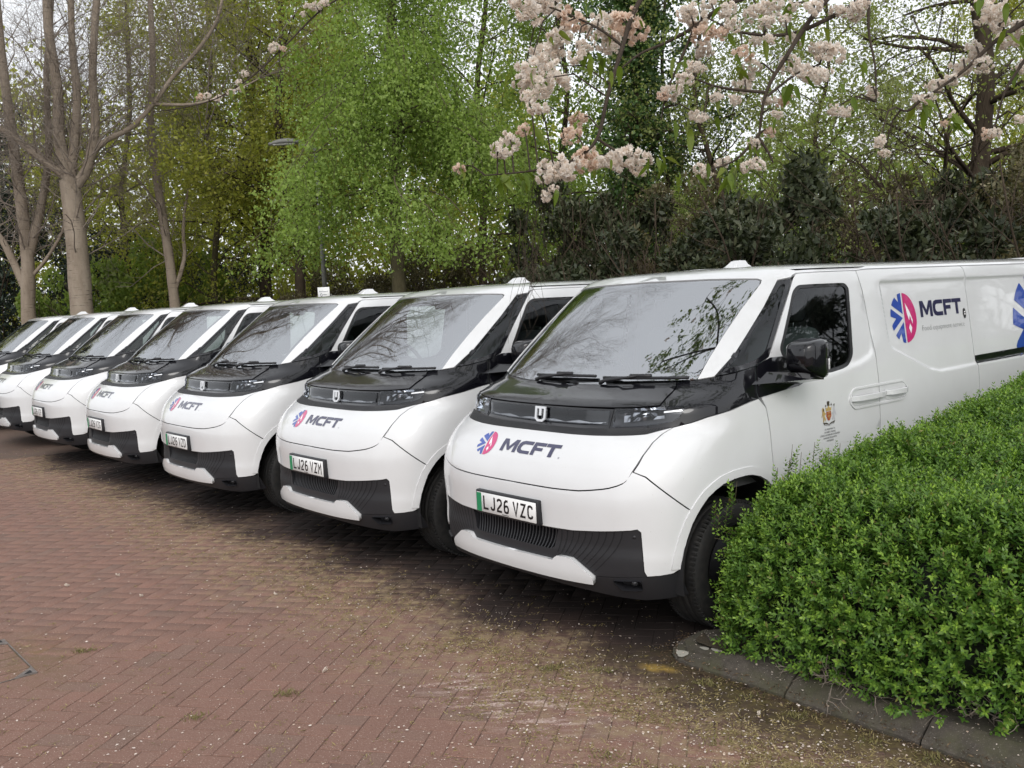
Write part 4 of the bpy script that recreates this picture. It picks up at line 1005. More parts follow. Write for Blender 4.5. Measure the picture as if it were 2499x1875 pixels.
# a joint stands by the nose of the bed, as in the photograph
nose = min(range(len(kp)), key=lambda i: (kp[i] - Vector((.80, 4.40, 0))).length); d_n = seg[nose] - .10
joints = [d_n + k * .62 for k in range(-14, 14) if 0 < d_n + k * .62 < seg[-1]]
for d0, d1 in zip(joints[:-1], joints[1:]):
    mb = MB(); ns = 8; V = []; F = []
    for i in range(ns + 1):
        d = d0 + .005 + (d1 - d0 - .010) * i / ns; p = kat(d); t = (kat(d + .06) - kat(d - .06)).normalized(); nn = Vector((t.y, -t.x, 0)) * -1
        h = .088 - .035 * math.exp(-((d - seg[nose] + .12) / .30)**2); jz = .002 * math.sin(d * 37)
        for off, z in ((0, -.08), (0, .012), (.012, .026), (.088, h - .010), (.108, h), (.235, h - .004), (.24, -.08)): V.append((p.x + nn.x * off, p.y + nn.y * off, z + (jz if z > 0 else 0)))
    K = 7
    for i in range(ns):
        for k in range(K - 1): F.append((i * K + k, (i + 1) * K + k, (i + 1) * K + k + 1, i * K + k + 1))
    F += [tuple(range(K)), tuple(ns * K + k for k in range(K - 1, -1, -1))]
    mb.add(V, F); mb.build('kerb_stone', MT['kerb'], kerb)
nf = MB(); nfp = [(.90, 4.72), (.81, 4.61), (.80, 4.52), (.86, 4.43), (1.05, 4.22), (1.25, 4.3), (1.2, 4.7)]
nf.add([(x, y, .056) for x, y in nfp] + [(x, y, -.05) for x, y in nfp], [tuple(range(7))[::-1]] + [(k, (k + 1) % 7, 7 + (k + 1) % 7, 7 + k) for k in range(7)]); nf.build('kerb_stone', MT['kerb'], kerb)
MT['lichen'] = simple('grey_lichen', (.30, .285, .245), rough=.95)
for (x, y, r1, r2, a) in ((.748, 4.485, .038, .026, 20), (.885, 4.475, .026, .018, 60), (.93, 4.43, .030, .016, 40)):
    # round grey lichens on the first stones, following the battered face
    t = min(range(400), key=lambda i: (kat(seg[nose] - .6 + i * .004) - Vector((x, y, 0))).length); d = seg[nose] - .6 + t * .004; p = kat(d); tg = (kat(d + .04) - kat(d - .04)).normalized(); nn = Vector((-tg.y, tg.x, 0)); off = max(.03, min(.20, (Vector((x, y, 0)) - p).dot(nn)))
    h = .088 - .035 * math.exp(-((d - seg[nose] + .12) / .30)**2)
    def face(o): return .026 + (h - .036) * (o - .012) / .076 if o < .088 else h
    mb = MB(); V = [(*(p + nn * off)[:2], face(off) + .005)]
    for k in range(14):
        th = 2 * math.pi * k / 14; rr_ = 1 + .12 * math.sin(3 * th + x * 40); du, dv = math.cos(th) * r1 * rr_, math.sin(th) * r2 * rr_; q = p + tg * du + nn * (off + dv); V.append((q.x, q.y, face(off + dv) + .0042))
    mb.add(V, [(0, k + 1, (k + 1) % 14 + 1) for k in range(14)]); mb.build('lichen_patch', MT['lichen'], kerb)

# --- recessed cover let into the paving (only its corner is in view)
m, n, l, b = mat('galvanised_steel'); pset(b, metal=.55, rough=.5); t = noise(n, l, 40, 5); l.new(ramp(n, l, t.outputs['Fac'], [(.3, (.12, .09, .075)), (.7, (.24, .215, .20))]).outputs[0], b.inputs['Base Color']); MT['galv'] = m
mc = tag(empty('access_cover', MANH[0]), 'recessed block filled access cover with steel edges and corner plates', 'access cover')
def m_at(a, b_, z=0): q = _me1 * a + _me2 * b_; return (q.x, q.y, z)
for (a0, b0, a1, b1) in ((0, 0, MS, 0), (0, 0, 0, MS), (MS, 0, MS, MS), (0, MS, MS, MS)):
    mb = MB(); d = Vector((a1 - a0, b1 - b0, 0)).normalized(); w_ = Vector((-d.y, d.x, 0)) * .0035
    V = [];
    for z in (-.03, .003):
        for a, b_ in ((a0 - w_.x, b0 - w_.y), (a1 - w_.x, b1 - w_.y), (a1 + w_.x, b1 + w_.y), (a0 + w_.x, b0 + w_.y)): V.append(m_at(a, b_, z))
    mb.add(V, [(4, 5, 6, 7), (0, 1, 5, 4), (1, 2, 6, 5), (2, 3, 7, 6), (3, 0, 4, 7)]); mb.build('edge_strip', MT['galv'], mc)
for ca, cb, sa_, sb_ in ((0, 0, 1, 1), (MS, 0, -1, 1), (MS, MS, -1, -1), (0, MS, 1, -1)):
    mb = MB(); k = .115; V = [m_at(ca, cb, .004), m_at(ca + sa_ * k, cb, .004), m_at(ca, cb + sb_ * k, .004), m_at(ca, cb, -.02), m_at(ca + sa_ * k, cb, -.02), m_at(ca, cb + sb_ * k, -.02)]
    mb.add(V, [(0, 1, 2), (3, 4, 1, 0), (4, 5, 2, 1), (5, 3, 0, 2)]); pl_ = mb.build('corner_plate', MT['galv'], mc)
    mb = MB(); mb.add([m_at(ca + sa_ * .018, cb + sb_ * .018, .0052), m_at(ca + sa_ * .062, cb + sb_ * .018, .0052), m_at(ca + sa_ * .018, cb + sb_ * .062, .0052)], [(0, 1, 2)]); mb.build('key_slot', MT['dark'], pl_)
for i in range(6):
    for j in range(3):
        a, b_ = (i + .5) * MS / 6, (j + .5) * MS / 3
        if min(a, MS - a) < .12 and min(b_, MS - b_) < .12: continue
        gv, gf = brick_geo(MS / 3 - .008, MS / 6 - .008); ob = obj('brick', mesh_np('cover_brick', gv, gf), MT['brick'], mc); q = m_at(a, b_, rnd.uniform(-.003, 0)); ob.location = q; ob.rotation_euler = (0, 0, math.atan2(_me2.y, _me2.x))

sr = MB(); rg = [m_at(a, b_, -.0012) for a, b_ in ((-.17, -.17), (MS + .17, -.17), (MS + .17, MS + .17), (-.17, MS + .17))]; ri = [m_at(a, b_, -.0012) for a, b_ in ((0, 0), (MS, 0), (MS, MS), (0, MS))]
sr.add(rg + ri, [(k, (k + 1) % 4, 4 + (k + 1) % 4, 4 + k) for k in range(4)]); sr.build('bedding', MT['brick'], mc)
# --- fallen petals, flower clumps and dry moss on the ground
def leaf_mat(name, stops, rough=.6, transl=.35, tip=None, spec=.3, tmul=(1.25, 1.3, .7)):
    m = bpy.data.materials.new(name); m.use_nodes = True; n = m.node_tree.nodes; l = m.node_tree.links; b = n['Principled BSDF']; out = n['Material Output']
    g = n.new('ShaderNodeNewGeometry'); oi = n.new('ShaderNodeObjectInfo')
    r = ramp(n, l, mth(n, l, 'FRACT', mth(n, l, 'ADD', g.outputs['Random Per Island'], oi.outputs['Random'])), stops); col = r.outputs[0]
    if tip:
        at = n.new('ShaderNodeAttribute'); at.attribute_name = 'tip'; col = mixc(n, l, at.outputs['Fac'], col, tip)
    l.new(col, b.inputs['Base Color']); pset(b, rough=rough, spec=spec)
    if transl:
        t = n.new('ShaderNodeBsdfTranslucent'); l.new(mixc(n, l, 1.0, col, tmul, 'MULTIPLY'), t.inputs['Color'])
        mx = n.new('ShaderNodeMixShader'); mx.inputs[0].default_value = transl; l.new(b.outputs[0], mx.inputs[1]); l.new(t.outputs[0], mx.inputs[2]); l.new(mx.outputs[0], out.inputs['Surface'])
    return m
def quads(C, A, B, L, W, fold=.25, asym=.0):
    """n leaf shaped quads: centre line start C, axis A, side B, length L, width W -> (4n,3)"""
    n = len(C); L = np.broadcast_to(np.asarray(L, float), (n,))[:, None]; W = np.broadcast_to(np.asarray(W, float), (n,))[:, None]
    Nn = np.cross(A, B); V = np.empty((n, 4, 3))
    V[:, 0] = C; V[:, 1] = C + A * L * .45 + B * W * .5 + Nn * W * fold; V[:, 2] = C + A * L; V[:, 3] = C + A * L * .45 - B * W * .5 + Nn * W * fold
    return V.reshape(-1, 3)
def qfaces(n): return np.arange(4 * n, dtype=np.int32).reshape(n, 4)
def unit(v): return v / (np.linalg.norm(v, axis=1)[:, None] + 1e-9)
def frame_of(A, g):
    B = unit(np.cross(A, g)); return B
def ground_ok(P): 
    return ~inside(P, KPOLY)
MT['petal'] = leaf_mat('fallen_petal', [(0, (.62, .52, .44)), (.5, (.70, .62, .56)), (1, (.55, .42, .32))], .7, .15, None, .3, (1, 1, 1))
def scatter(nn, f):
    """ground points with density f(x,y), seen from the camera"""
    out = []
    while len(out) < nn:
        yy = 2.6 + 16 * RNG.random(20000)**1.7; xx = yy * (RNG.random(20000) * 1.22 - .64); P = np.stack([xx, yy], 1)
        d = (P[:, 0] - V0.x) * -.762 + (P[:, 1] - V0.y) * -.647
        k = RNG.random(20000) < f(P, d) * np.clip(3.0 / yy, .12, 1) * 1.0
        out += [tuple(p) for p in P[k & ground_ok(P)]]
    return np.array(out[:nn])
fband = lambda P, d: np.where(d < -2.5, 0, .22 + .9 * np.exp(-((d - .35) / .5)**2))
nP = 12000; G2 = scatter(nP, fband); th = RNG.random(nP) * 6.283; A = np.stack([np.cos(th), np.sin(th), RNG.normal(0, .12, nP)], 1); A = unit(A)
B = unit(np.cross(A, np.array([0, 0, 1.]) + RNG.normal(0, .15, (nP, 3)))); sz = .0045 + .013 * RNG.random(nP)**4
C = np.stack([G2[:, 0], G2[:, 1], .0035 + .003 * RNG.random(nP)], 1)
PV = quads(C, A, -B, sz, sz * .75, .12)
def kerb_points(k, o0, o1):
    out = []
    for _ in range(k):
        d = seg[nose] + RNG.uniform(-1.0, 2.6); p = kat(d); tg = (kat(d + .04) - kat(d - .04)).normalized(); nn = Vector((-tg.y, tg.x, 0)); o_ = RNG.uniform(o0, o1); h = .088 - .035 * math.exp(-((d - seg[nose] + .12) / .30)**2)
        q = p + nn * o_; out.append((q.x, q.y, (.0 if o_ < .005 else (.026 + (h - .036) * (o_ - .012) / .076 if o_ < .088 else h)) + .005))
    return np.array(out)
KP_ = kerb_points(700, .012, .22); k_ = len(KP_); th = RNG.random(k_) * 6.283; A2 = unit(np.stack([np.cos(th), np.sin(th), RNG.normal(0, .2, k_)], 1)); B2 = unit(np.cross(A2, np.array([0, 0, 1.]) + RNG.normal(0, .2, (k_, 3)))); s2 = .004 + .011 * RNG.random(k_)**4
PV = np.vstack([PV, quads(KP_, A2, -B2, s2, s2 * .75, .12)])
pe = obj('fallen_petals', mesh_np('fallen_petals', PV, qfaces(nP + k_)), MT['petal']); tag(pe, 'small pale petals scattered over the paving and kerb', 'petals', None, 'stuff')
# petals on the kerb stones
MT['moss'] = leaf_mat('dry_moss', [(0, (.16, .13, .05)), (.5, (.26, .205, .09)), (1, (.36, .29, .16))], .9, .2)
fm = lambda P, d: np.where(d < -1.2, 0, 1.0 * np.exp(-((d - .42) / .33)**2) * (np.sin(P[:, 0] * 5.1 + 2 * np.sin(P[:, 1] * 3.3)) * np.sin(P[:, 1] * 4.3 + 1.3) > -.35) + .03)
nM = 32000; G2 = scatter(nM // 5, fm); G2 = np.repeat(G2, 5, 0) + RNG.normal(0, .012, (nM, 2))
th = RNG.random(nM) * 6.283; el = RNG.random(nM) * .5; A = np.stack([np.cos(th) * np.cos(el), np.sin(th) * np.cos(el), np.sin(el)], 1); B = unit(np.cross(A, np.array([0, 0, 1.]) + RNG.normal(0, .3, (nM, 3))))
C = np.stack([G2[:, 0], G2[:, 1], np.full(nM, .0005)], 1)
mo = obj('dry_moss', mesh_np('dry_moss', quads(C, A, -B, .010 + .022 * RNG.random(nM), .003 + .003 * RNG.random(nM), .1), qfaces(nM)), MT['moss']); tag(mo, 'wisps of dry moss and catkins in front of the vans', 'moss', None, 'stuff')
KP_ = kerb_points(2600, -.075, .03); KP_[:, 2] = np.maximum(KP_[:, 2] - .003, .001); k_ = len(KP_); A2 = unit(RNG.normal(0, 1, (k_, 3)) * np.array([1, 1, .3])); B2 = unit(np.cross(A2, np.array([0, 0, 1.]) + RNG.normal(0, .5, (k_, 3))))
MT['litter'] = leaf_mat('brown_leaf_litter', [(0, (.045, .028, .017)), (.6, (.09, .06, .036)), (1, (.17, .12, .07))], .9, .1)
li = obj('leaf_litter', mesh_np('leaf_litter', quads(KP_, A2, B2, .010 + .016 * RNG.random(k_), .006, .1), qfaces(k_)), MT['litter']); tag(li, 'brown litter gathered along the foot of the kerb', 'leaf litter', None, 'stuff')
# tufts of moss and weeds in the joints by the kerb
tuft_spots = [(.98, 4.02), (1.14, 3.82), (.83, 4.20), (1.33, 3.56), (.62, 4.16), (1.52, 3.40), (.38, 4.40), (.12, 4.46), (.30, 3.55), (.75, 3.62), (1.0, 3.35), (-.9, 3.5), (-1.5, 4.1), (-.25, 3.18), (.55, 3.1), (-1.15, 4.32), (-2.45, 5.05), (.2, 3.05), (1.28, 3.2)]
Cs = []
for (x, y) in tuft_spots:
    k = rnd.randrange(50, 130); Cs.append(np.stack([x + RNG.normal(0, .035, k), y + RNG.normal(0, .022, k), np.zeros(k)], 1))
C = np.vstack(Cs); nM = len(C); th = RNG.random(nM) * 6.283; el = .2 + RNG.random(nM) * .9; A = np.stack([np.cos(th) * np.cos(el), np.sin(th) * np.cos(el), np.sin(el)], 1); B = unit(np.cross(A, np.array([0, 0, 1.]) + RNG.normal(0, .3, (nM, 3))))
MT['weed'] = leaf_mat('weed_tufts', [(0, (.10, .10, .03)), (.6, (.19, .17, .065)), (1, (.26, .22, .11))], .8, .25)
wo = obj('weed_tufts', mesh_np('weed_tufts', quads(C, A, -B, .014 + .02 * RNG.random(nM), .004, .1), qfaces(nM)), MT['weed']); tag(wo, 'small tufts of moss and weed in the paving joints', 'weeds', None, 'stuff')


# ------------------------------------------------------------------ plants
def at(px, py, Y):
    """a point at depth Y along the line of sight through a pixel of the 2212-wide photograph (used to set trunks and boughs where they stand)"""
    a = (px / 2212 - .5) / CAM_F; b = -(py - 829.8) / 2212 / CAM_F
    d = _right * a + _up * b + _fwd; t = Y / d.y
    return Vector((d.x * t, Y, CAM_H + d.z * t))

def bark(name, stops, scale=6, rough=.9, lent=0):
    m, n, l, b = mat(name); pos = n.new('ShaderNodeNewGeometry').outputs['Position']
    c = ramp(n, l, nz(n, l, pos, scale, 6, .7, (1, 1, .35)), stops).outputs[0]
    if lent:
        c = mixc(n, l, ramp(n, l, nz(n, l, pos, 5, 4, .6, (.6, .6, 6)), [(.60, (0,) * 3), (.68, (.85,) * 3)]).outputs[0], c, (.055, .043, .034))
        c = mixc(n, l, ramp(n, l, nz(n, l, pos, 26, 3, .6), [(.66, (0,) * 3), (.74, (.7,) * 3)]).outputs[0], c, (.34, .30, .26))
    l.new(c, b.inputs['Base Color']); pset(b, rough=rough, spec=.2); bump(n, l, b, nz(n, l, pos, scale * 4, 5, .7, (1, 1, .4)), .6, .02); return m
MT['pale_bark'] = bark('pale_smooth_bark', [(.25, (.165, .130, .098)), (.5, (.24, .195, .150)), (.75, (.30, .252, .20))], 5, .85, 1)
MT['twig'] = simple('grey_twigs', (.20, .165, .135), rough=.9)
MT['brown_bark'] = bark('brown_bark', [(.3, (.030, .022, .015)), (.6, (.060, .044, .030)), (.8, (.085, .070, .048))], 9)
MT['olive_bark'] = bark('mossy_bark', [(.3, (.055, .048, .026)), (.6, (.105, .090, .052)), (.8, (.15, .13, .085))], 8)
MT['cherry_bark'] = bark('cherry_bark', [(.3, (.035, .026, .020)), (.6, (.065, .050, .038)), (.8, (.09, .085, .05))], 20)

class Twigs:
    """collects tapering limbs; ends[] keeps points along the last order of twigs"""
    def __init__(s, seed): s.r = random.Random(seed); s.mb = MB(); s.ends = []; s.dirs = []
    def limb(s, pts, r0, r1, n=6):
        k = len(pts); s.mb.tube(pts, [r0 + (r1 - r0) * (i / (k - 1))**.8 for i in range(k)], n, n > 4)
    def grow(s, p, d, L, r, order, spread=.8, up=.15, kids=(4, 6), shrink=.6, sides=6, wig=.16, seg=5, keep=2):
        R_ = s.r; pts = [Vector(p)]; dd = Vector(d).normalized(); k = seg
        for i in range(k):
            dd = (dd + Vector((R_.gauss(0, wig), R_.gauss(0, wig), R_.gauss(0, wig) + up * .35))).normalized(); pts.append(pts[-1] + dd * (L / k))
        s.limb(pts, r, r * (.35 if order else .3), max(3, sides))
        if order < keep:
            for q in pts[1:]: s.ends.append(tuple(q)); s.dirs.append(tuple(dd))
        if order == 0: return
        for c in range(R_.randint(*kids)):
            t = R_.uniform(.25, 1.0); i = min(k - 1, int(t * k)); q = pts[i].lerp(pts[i + 1], t * k - i); base = (pts[i + 1] - pts[i]).normalized()
            o = base.orthogonal().normalized(); o.rotate(Matrix.Rotation(R_.uniform(0, 6.283), 3, base)); nd = (base * (1 - spread * .45) + o * spread + Vector((0, 0, up))).normalized()
            s.grow(q, nd, L * shrink * R_.uniform(.7, 1.15), max(.003, r * (1 - .6 * t) * .5), order - 1, spread, up, kids, shrink, sides - 1, wig, max(3, seg - 1), keep)
    def trunk(s, pts, r0, r1, n=10, fine=4):
        P = [Vector(p) for p in pts]; out = []
        for i in range(len(P) - 1):
            a, b, c, d = P[max(0, i - 1)], P[i], P[i + 1], P[min(len(P) - 1, i + 2)]
            for k in range(fine):
                t = k / fine; out.append(.5 * ((2 * b) + (c - a) * t + (2 * a - 5 * b + 4 * c - d) * t * t + (3 * b - a - 3 * c + d) * t**3))
        out.append(P[-1]); s.mb.tube(out, [(r0 + (r1 - r0) * i / (len(out) - 1)) * (1 + .04 * math.sin(i * 2.3)) for i in range(len(out))], n, False); return out

def leaves(pts, n, L, W, spread, seed, droop=.3, axis=None, tipf=None):
    """n leaf quads scattered about the given points"""
    g = np.random.default_rng(seed); pts = np.asarray(pts); w = g.random(len(pts))**2.2; w /= w.sum()
    i = g.choice(len(pts), n, p=w); P = pts[i] + g.normal(0, 1, (n, 3)) * spread * (.35 + .9 * g.random((len(pts), 1))[i])
    A = unit(g.normal(0, 1, (n, 3)) + np.array([0, 0, -droop])); B = unit(np.cross(A, g.normal(0, 1, (n, 3)) + np.array([0, 0, .8])))
    l_ = L * (.45 + 1.0 * g.random(n)); return quads(P, A, B, l_, W / L * l_, .2)
def crown(name, pts, n, L, W, spread, seed, m, parent, droop=.3):
    V = leaves(pts, n, L, W, spread, seed, droop); me = mesh_np(name, V, qfaces(n)); o = obj(name, me, m, parent); return o

# ------------- leaf colours
MT['lf_birch'] = leaf_mat('birch_leaf', [(0, (0.183, 0.266, 0.059)), (.4, (0.254, 0.348, 0.080)), (.75, (0.206, 0.297, 0.071)), (1, (0.342, 0.437, 0.124))], .55, .48)
MT['lf_olive'] = leaf_mat('young_olive_leaf', [(0, (0.269, 0.281, 0.056)), (.4, (0.356, 0.356, 0.069)), (.75, (0.237, 0.275, 0.062)), (1, (0.438, 0.419, 0.100))], .6, .56)
MT['lf_dark'] = leaf_mat('dark_evergreen_leaf', [(0, (.020, .028, .011)), (.5, (.034, .044, .018)), (.85, (.052, .060, .028)), (1, (.10, .105, .06))], .5, .10, None, .3)
MT['lf_brown'] = leaf_mat('bronze_shrub_leaf', [(0, (0.061, 0.053, 0.023)), (.5, (0.105, 0.088, 0.038)), (.8, (0.082, 0.084, 0.036)), (1, (0.210, 0.179, 0.105))], .5, .18, None, .3)
MT['lf_mid'] = leaf_mat('mid_green_leaf', [(0, (0.144, 0.219, 0.048)), (.5, (0.206, 0.281, 0.065)), (1, (0.288, 0.356, 0.100))], .5, .54)
MT['lf_ivy'] = leaf_mat('ivy_leaf', [(0, (0.032, 0.071, 0.016)), (.5, (0.053, 0.109, 0.025)), (.85, (0.081, 0.144, 0.037)), (1, (0.127, 0.196, 0.057))], .45, .22, None, .5)
MT['lf_pale'] = leaf_mat('pale_spring_leaf', [(0, (0.174, 0.216, 0.066)), (.5, (0.228, 0.264, 0.090)), (1, (0.312, 0.330, 0.144))], .55, .54)
MT['lf_conifer'] = leaf_mat('conifer_needle', [(0, (.012, .022, .016)), (.6, (.022, .036, .024)), (1, (.035, .05, .032))], .6, .05)

# ------------- bare pale barked trees on the left
def px_path(L, Y): return [at(x, y, Y) for x, y in L]
def bare_tree(name, label, paths, Y, seed, dens=1.0, top=7.0, base_r=None):
    t = Twigs(seed); stems = []
    root = empty('bare_tree', (paths[0][0][0], paths[0][0][1], 0)) if False else None
    for L, w0, w1 in paths:
        P = px_path(L, Y); k = Y / (2212 * CAM_F); stems.append((t.trunk(P, w0 * k / 2, w1 * k / 2, 10 if w0 > 18 else 6), w0 * k / 2, w1 * k / 2))
    base = stems[0][0][0].copy(); base.z = 0
    root = tag(empty('bare_tree', base), label, 'tree', 'pale barked bare trees')
    trunk = MB(); trunk.v = [tuple(Vector(v) - base) for v in t.mb.v]; trunk.f = t.mb.f; trunk.sm = t.mb.sm; trunk.build('trunk', MT['pale_bark'], root)
    b = Twigs(seed + 5); R_ = b.r
    for S, r0, r1 in stems:
        n = len(S)
        for i in range(n):
            if S[i].z < 3.2: continue
            for _ in range(3):
                if R_.random() > dens: continue
                rr = r0 + (r1 - r0) * i / n; th = R_.uniform(0, 6.283); d = Vector((math.cos(th), math.sin(th), R_.uniform(.4, 1.5)))
                b.grow(S[i], d, R_.uniform(1.2, 2.8), max(.006, min(.022, rr * R_.uniform(.06, .18))), 3, .75, .08, (2, 4), .62, 4, .24, 4)
        # the stem goes on above the picture and forks
        if S[-1].z > 6.0:
            tip = S[-1]; dd = (S[-1] - S[-3]).normalized()
            for _ in range(3): b.grow(tip, dd + Vector((R_.gauss(0, .35), R_.gauss(0, .35), .35)), R_.uniform(.6, 1.0) * top, r1 * .8, 4, .66, .15, (4, 6), .54, 5, .15, 6)
    m = MB(); m.v = [tuple(Vector(v) - base) for v in b.mb.v]; m.f = b.mb.f; m.sm = b.mb.sm; o = m.build('bare_branches', MT['twig'], root); o['kind'] = 'stuff'
    return root
bare_tree('bare_tree', 'pale barked bare tree forking into many stems, right one of the thick pair', [
    ([(184, 760), (178, 690), (165, 520), (150, 390)], 53, 41), ([(150, 392), (128, 300), (125, 200), (104, 60), (100, -60)], 28, 16), ([(152, 392), (162, 300), (166, 200), (156, 100), (152, -60)], 22, 12),
    ([(165, 400), (190, 360), (206, 270), (200, 150), (212, -50)], 24, 14), ([(170, 395), (215, 315), (285, 275), (335, 220), (375, 165), (430, 105), (470, 40), (486, -40)], 14, 6), ([(148, 385), (100, 350), (60, 320), (22, 290), (-25, 265)], 20, 10), ([(335, 225), (420, 225), (500, 200), (560, 170)], 7, 3)], 21.5, 3, .8, 8.0)
bare_tree('bare_tree', 'pale barked bare tree at the picture edge, left one of the thick pair', [
    ([(80, 770), (62, 690), (60, 560), (45, 430), (30, 320), (8, 160), (-12, -40)], 34, 16), ([(62, 560), (88, 450), (105, 330), (100, 160), (110, 60)], 20, 10), ([(62, 640), (40, 590), (5, 520), (-30, 490)], 20, 12), ([(66, 600), (100, 560), (135, 500), (150, 440)], 9, 5)], 22.5, 17, .7, 8.5)
bare_tree('bare_tree', 'slender pale bare tree leaning left, between the thick pair and the street lamp', [
    ([(392, 790), (378, 660), (366, 560), (352, 470), (335, 360), (325, 270), (330, 130), (322, -40)], 24, 11), ([(374, 640), (398, 560), (396, 500), (405, 420), (440, 300)], 11, 4), ([(352, 470), (310, 400), (270, 370)], 6, 3)], 23.5, 29, .55, 6.5)

# ------------- leafy trees
def leafy_tree(name, label, group, path, w0, w1, Y, seed, leafm, barkm, nleaf, L, W, spread, limbs=14, reach=(2.0, 4.0), up=.12, order=2, z0=2.0, crown_name='crown', droop=.3, dens_top=1.0):
    t = Twigs(seed); k = Y / (2212 * CAM_F); S = t.trunk(px_path(path, Y), w0 * k / 2, w1 * k / 2, 8); base = S[0].copy(); base.z = 0
    root = tag(empty(name, base), label, 'tree', group)
    R_ = t.r; hi = [i for i in range(len(S)) if S[i].z > z0]
    for j in range(limbs):
        i = hi[int((j + R_.random()) / limbs * len(hi)) % len(hi)]; th = R_.uniform(0, 6.283); d = Vector((math.cos(th), math.sin(th), R_.uniform(.05, .8)))
        f = (i - hi[0]) / max(1, len(hi) - 1); t.grow(S[i], d, R_.uniform(*reach) * (1 - .45 * f), max(.02, (w0 + (w1 - w0) * i / len(S)) * k / 2 * .38), order, .7, up, (4, 6), .6, 5, .15, 5)
    m = MB(); m.v = [tuple(Vector(v) - base) for v in t.mb.v]; m.f = t.mb.f; m.sm = t.mb.sm; m.build('trunk', barkm, root)
    E = np.array(t.ends) - np.array(base[:]); o = crown(crown_name, E, nleaf, L, W, spread, seed, leafm, root, droop); o['kind'] = 'stuff'
    return root
GO = 'young leaved trees left of the street lamp'
leafy_tree('spring_tree', 'olive green spring tree with a dark trunk just left of the lamp post', GO, [(652, 780), (648, 600), (645, 430), (615, 370), (600, 250), (610, 100), (600, -80)], 24, 10, 25, 41, MT['lf_olive'], MT['brown_bark'], 34000, .085, .055, .30, 26, (1.8, 3.6), .1)
leafy_tree('spring_tree', 'olive green spring tree with a thick dark trunk, second left of the lamp', GO, [(590, 780), (572, 600), (565, 450), (548, 300), (540, 120), (520, -60)], 30, 12, 28, 43, MT['lf_olive'], MT['brown_bark'], 36000, .085, .055, .32, 28, (2.0, 4.0), .1)
leafy_tree('spring_tree', 'yellow green spring tree between the slender pale trunk and the dark trunks', GO, [(470, 780), (462, 600), (470, 450), (450, 300), (455, 120), (440, -60)], 16, 7, 27, 47, MT['lf_olive'], MT['olive_bark'], 36000, .085, .055, .32, 30, (1.8, 3.6), .08)
leafy_tree('spring_tree', 'olive spring tree behind the bare tree with many stems', GO, [(270, 780), (275, 560), (262, 420), (280, 250), (275, 80), (270, -80)], 16, 7, 29, 53, MT['lf_olive'], MT['olive_bark'], 22000, .085, .055, .32, 26, (1.8, 3.6), .08)
leafy_tree('spring_tree', 'fresh green tree high above the street lamp', GO, [(690, 780), (680, 560), (690, 360), (715, 150), (735, 0), (745, -120)], 22, 14, 31, 59, MT['lf_mid'], MT['olive_bark'], 26000, .085, .06, .32, 26, (2.2, 4.2), .1, 2, 5.0)

# the weeping birch: long hanging sprays of bright leaves
t = Twigs(71); S = t.trunk(px_path([(868, 800), (862, 620), (850, 420), (862, 250), (842, 120), (850, -40), (860, -260)], 20.0), .17, .06, 8); base = S[0].copy(); base.z = 0
birch = tag(empty('weeping_birch', base), 'bright green weeping birch hanging over the top of the street lamp', 'tree')
R_ = t.r; hang = []
for j in range(58):
    i = int(len(S) * (.30 + .68 * R_.random())); i = min(i, len(S) - 1); th = R_.uniform(0, 6.283); f = i / len(S)
    d = Vector((math.cos(th), math.sin(th), R_.uniform(.2, .7))); L = R_.uniform(1.7, 3.5) * (1.15 - .40 * f); pts = [S[i].copy()]; dd = d.normalized()
    for q in range(7): dd = (dd + Vector((R_.gauss(0, .1), R_.gauss(0, .1), -.16))).normalized(); pts.append(pts[-1] + dd * L / 6)
    t.limb(pts, .035 * (1.2 - f), .008, 5)
    for q in pts[2:]:
        for _ in range(5):
            p = q + Vector((R_.gauss(0, .18), R_.gauss(0, .18), R_.gauss(0, .1))); n_ = R_.randint(4, 10); pp = [p.copy()]; sx, sy = R_.gauss(0, .10), R_.gauss(0, .10)
            for s_ in range(n_):
                p = p + Vector((sx * .5 + R_.gauss(0, .03), sy * .5 + R_.gauss(0, .03), -.13)); hang.append(tuple(p)); pp.append(p.copy())
            if R_.random() < .5: t.limb(pp[::2] if len(pp) > 4 else pp, .006, .003, 3)
m = MB(); m.v = [tuple(Vector(v) - base) for v in t.mb.v]; m.f = t.mb.f; m.sm = t.mb.sm; m.build('trunk', MT['olive_bark'], birch)
H = np.array(hang); H = H[(H[:, 2] > 2.6)]; o = crown('hanging_foliage', H - np.array(base[:]), 105000, .060, .046, .15, 72, MT['lf_birch'], birch, .9); o['kind'] = 'stuff'

GM = 'leafy trees behind the dark shrubs'
leafy_tree('spring_tree', 'mid green tree right behind the weeping birch', GM, [(1060, 780), (1040, 560), (1050, 380), (1030, 200), (1050, 0), (1040, -120)], 18, 8, 27, 83, MT['lf_mid'], MT['brown_bark'], 26000, .085, .06, .30, 28, (2.0, 3.8), .05)
leafy_tree('spring_tree', 'mid green tree to the left of the ivy clad trunk', GM, [(1230, 780), (1225, 560), (1210, 380), (1225, 200), (1200, 0), (1210, -120)], 16, 7, 26, 89, MT['lf_mid'], MT['brown_bark'], 22000, .08, .06, .30, 24, (1.8, 3.4), .05)
leafy_tree('spring_tree', 'pale green tree with crossing branches and sky between, right of the ivy clad trunk', GM, [(1600, 780), (1590, 560), (1560, 430), (1530, 330), (1500, 200), (1520, 0), (1510, -100)], 16, 6, 22, 97, MT['lf_pale'], MT['brown_bark'], 23000, .065, .05, .26, 28, (1.8, 3.4), .1)
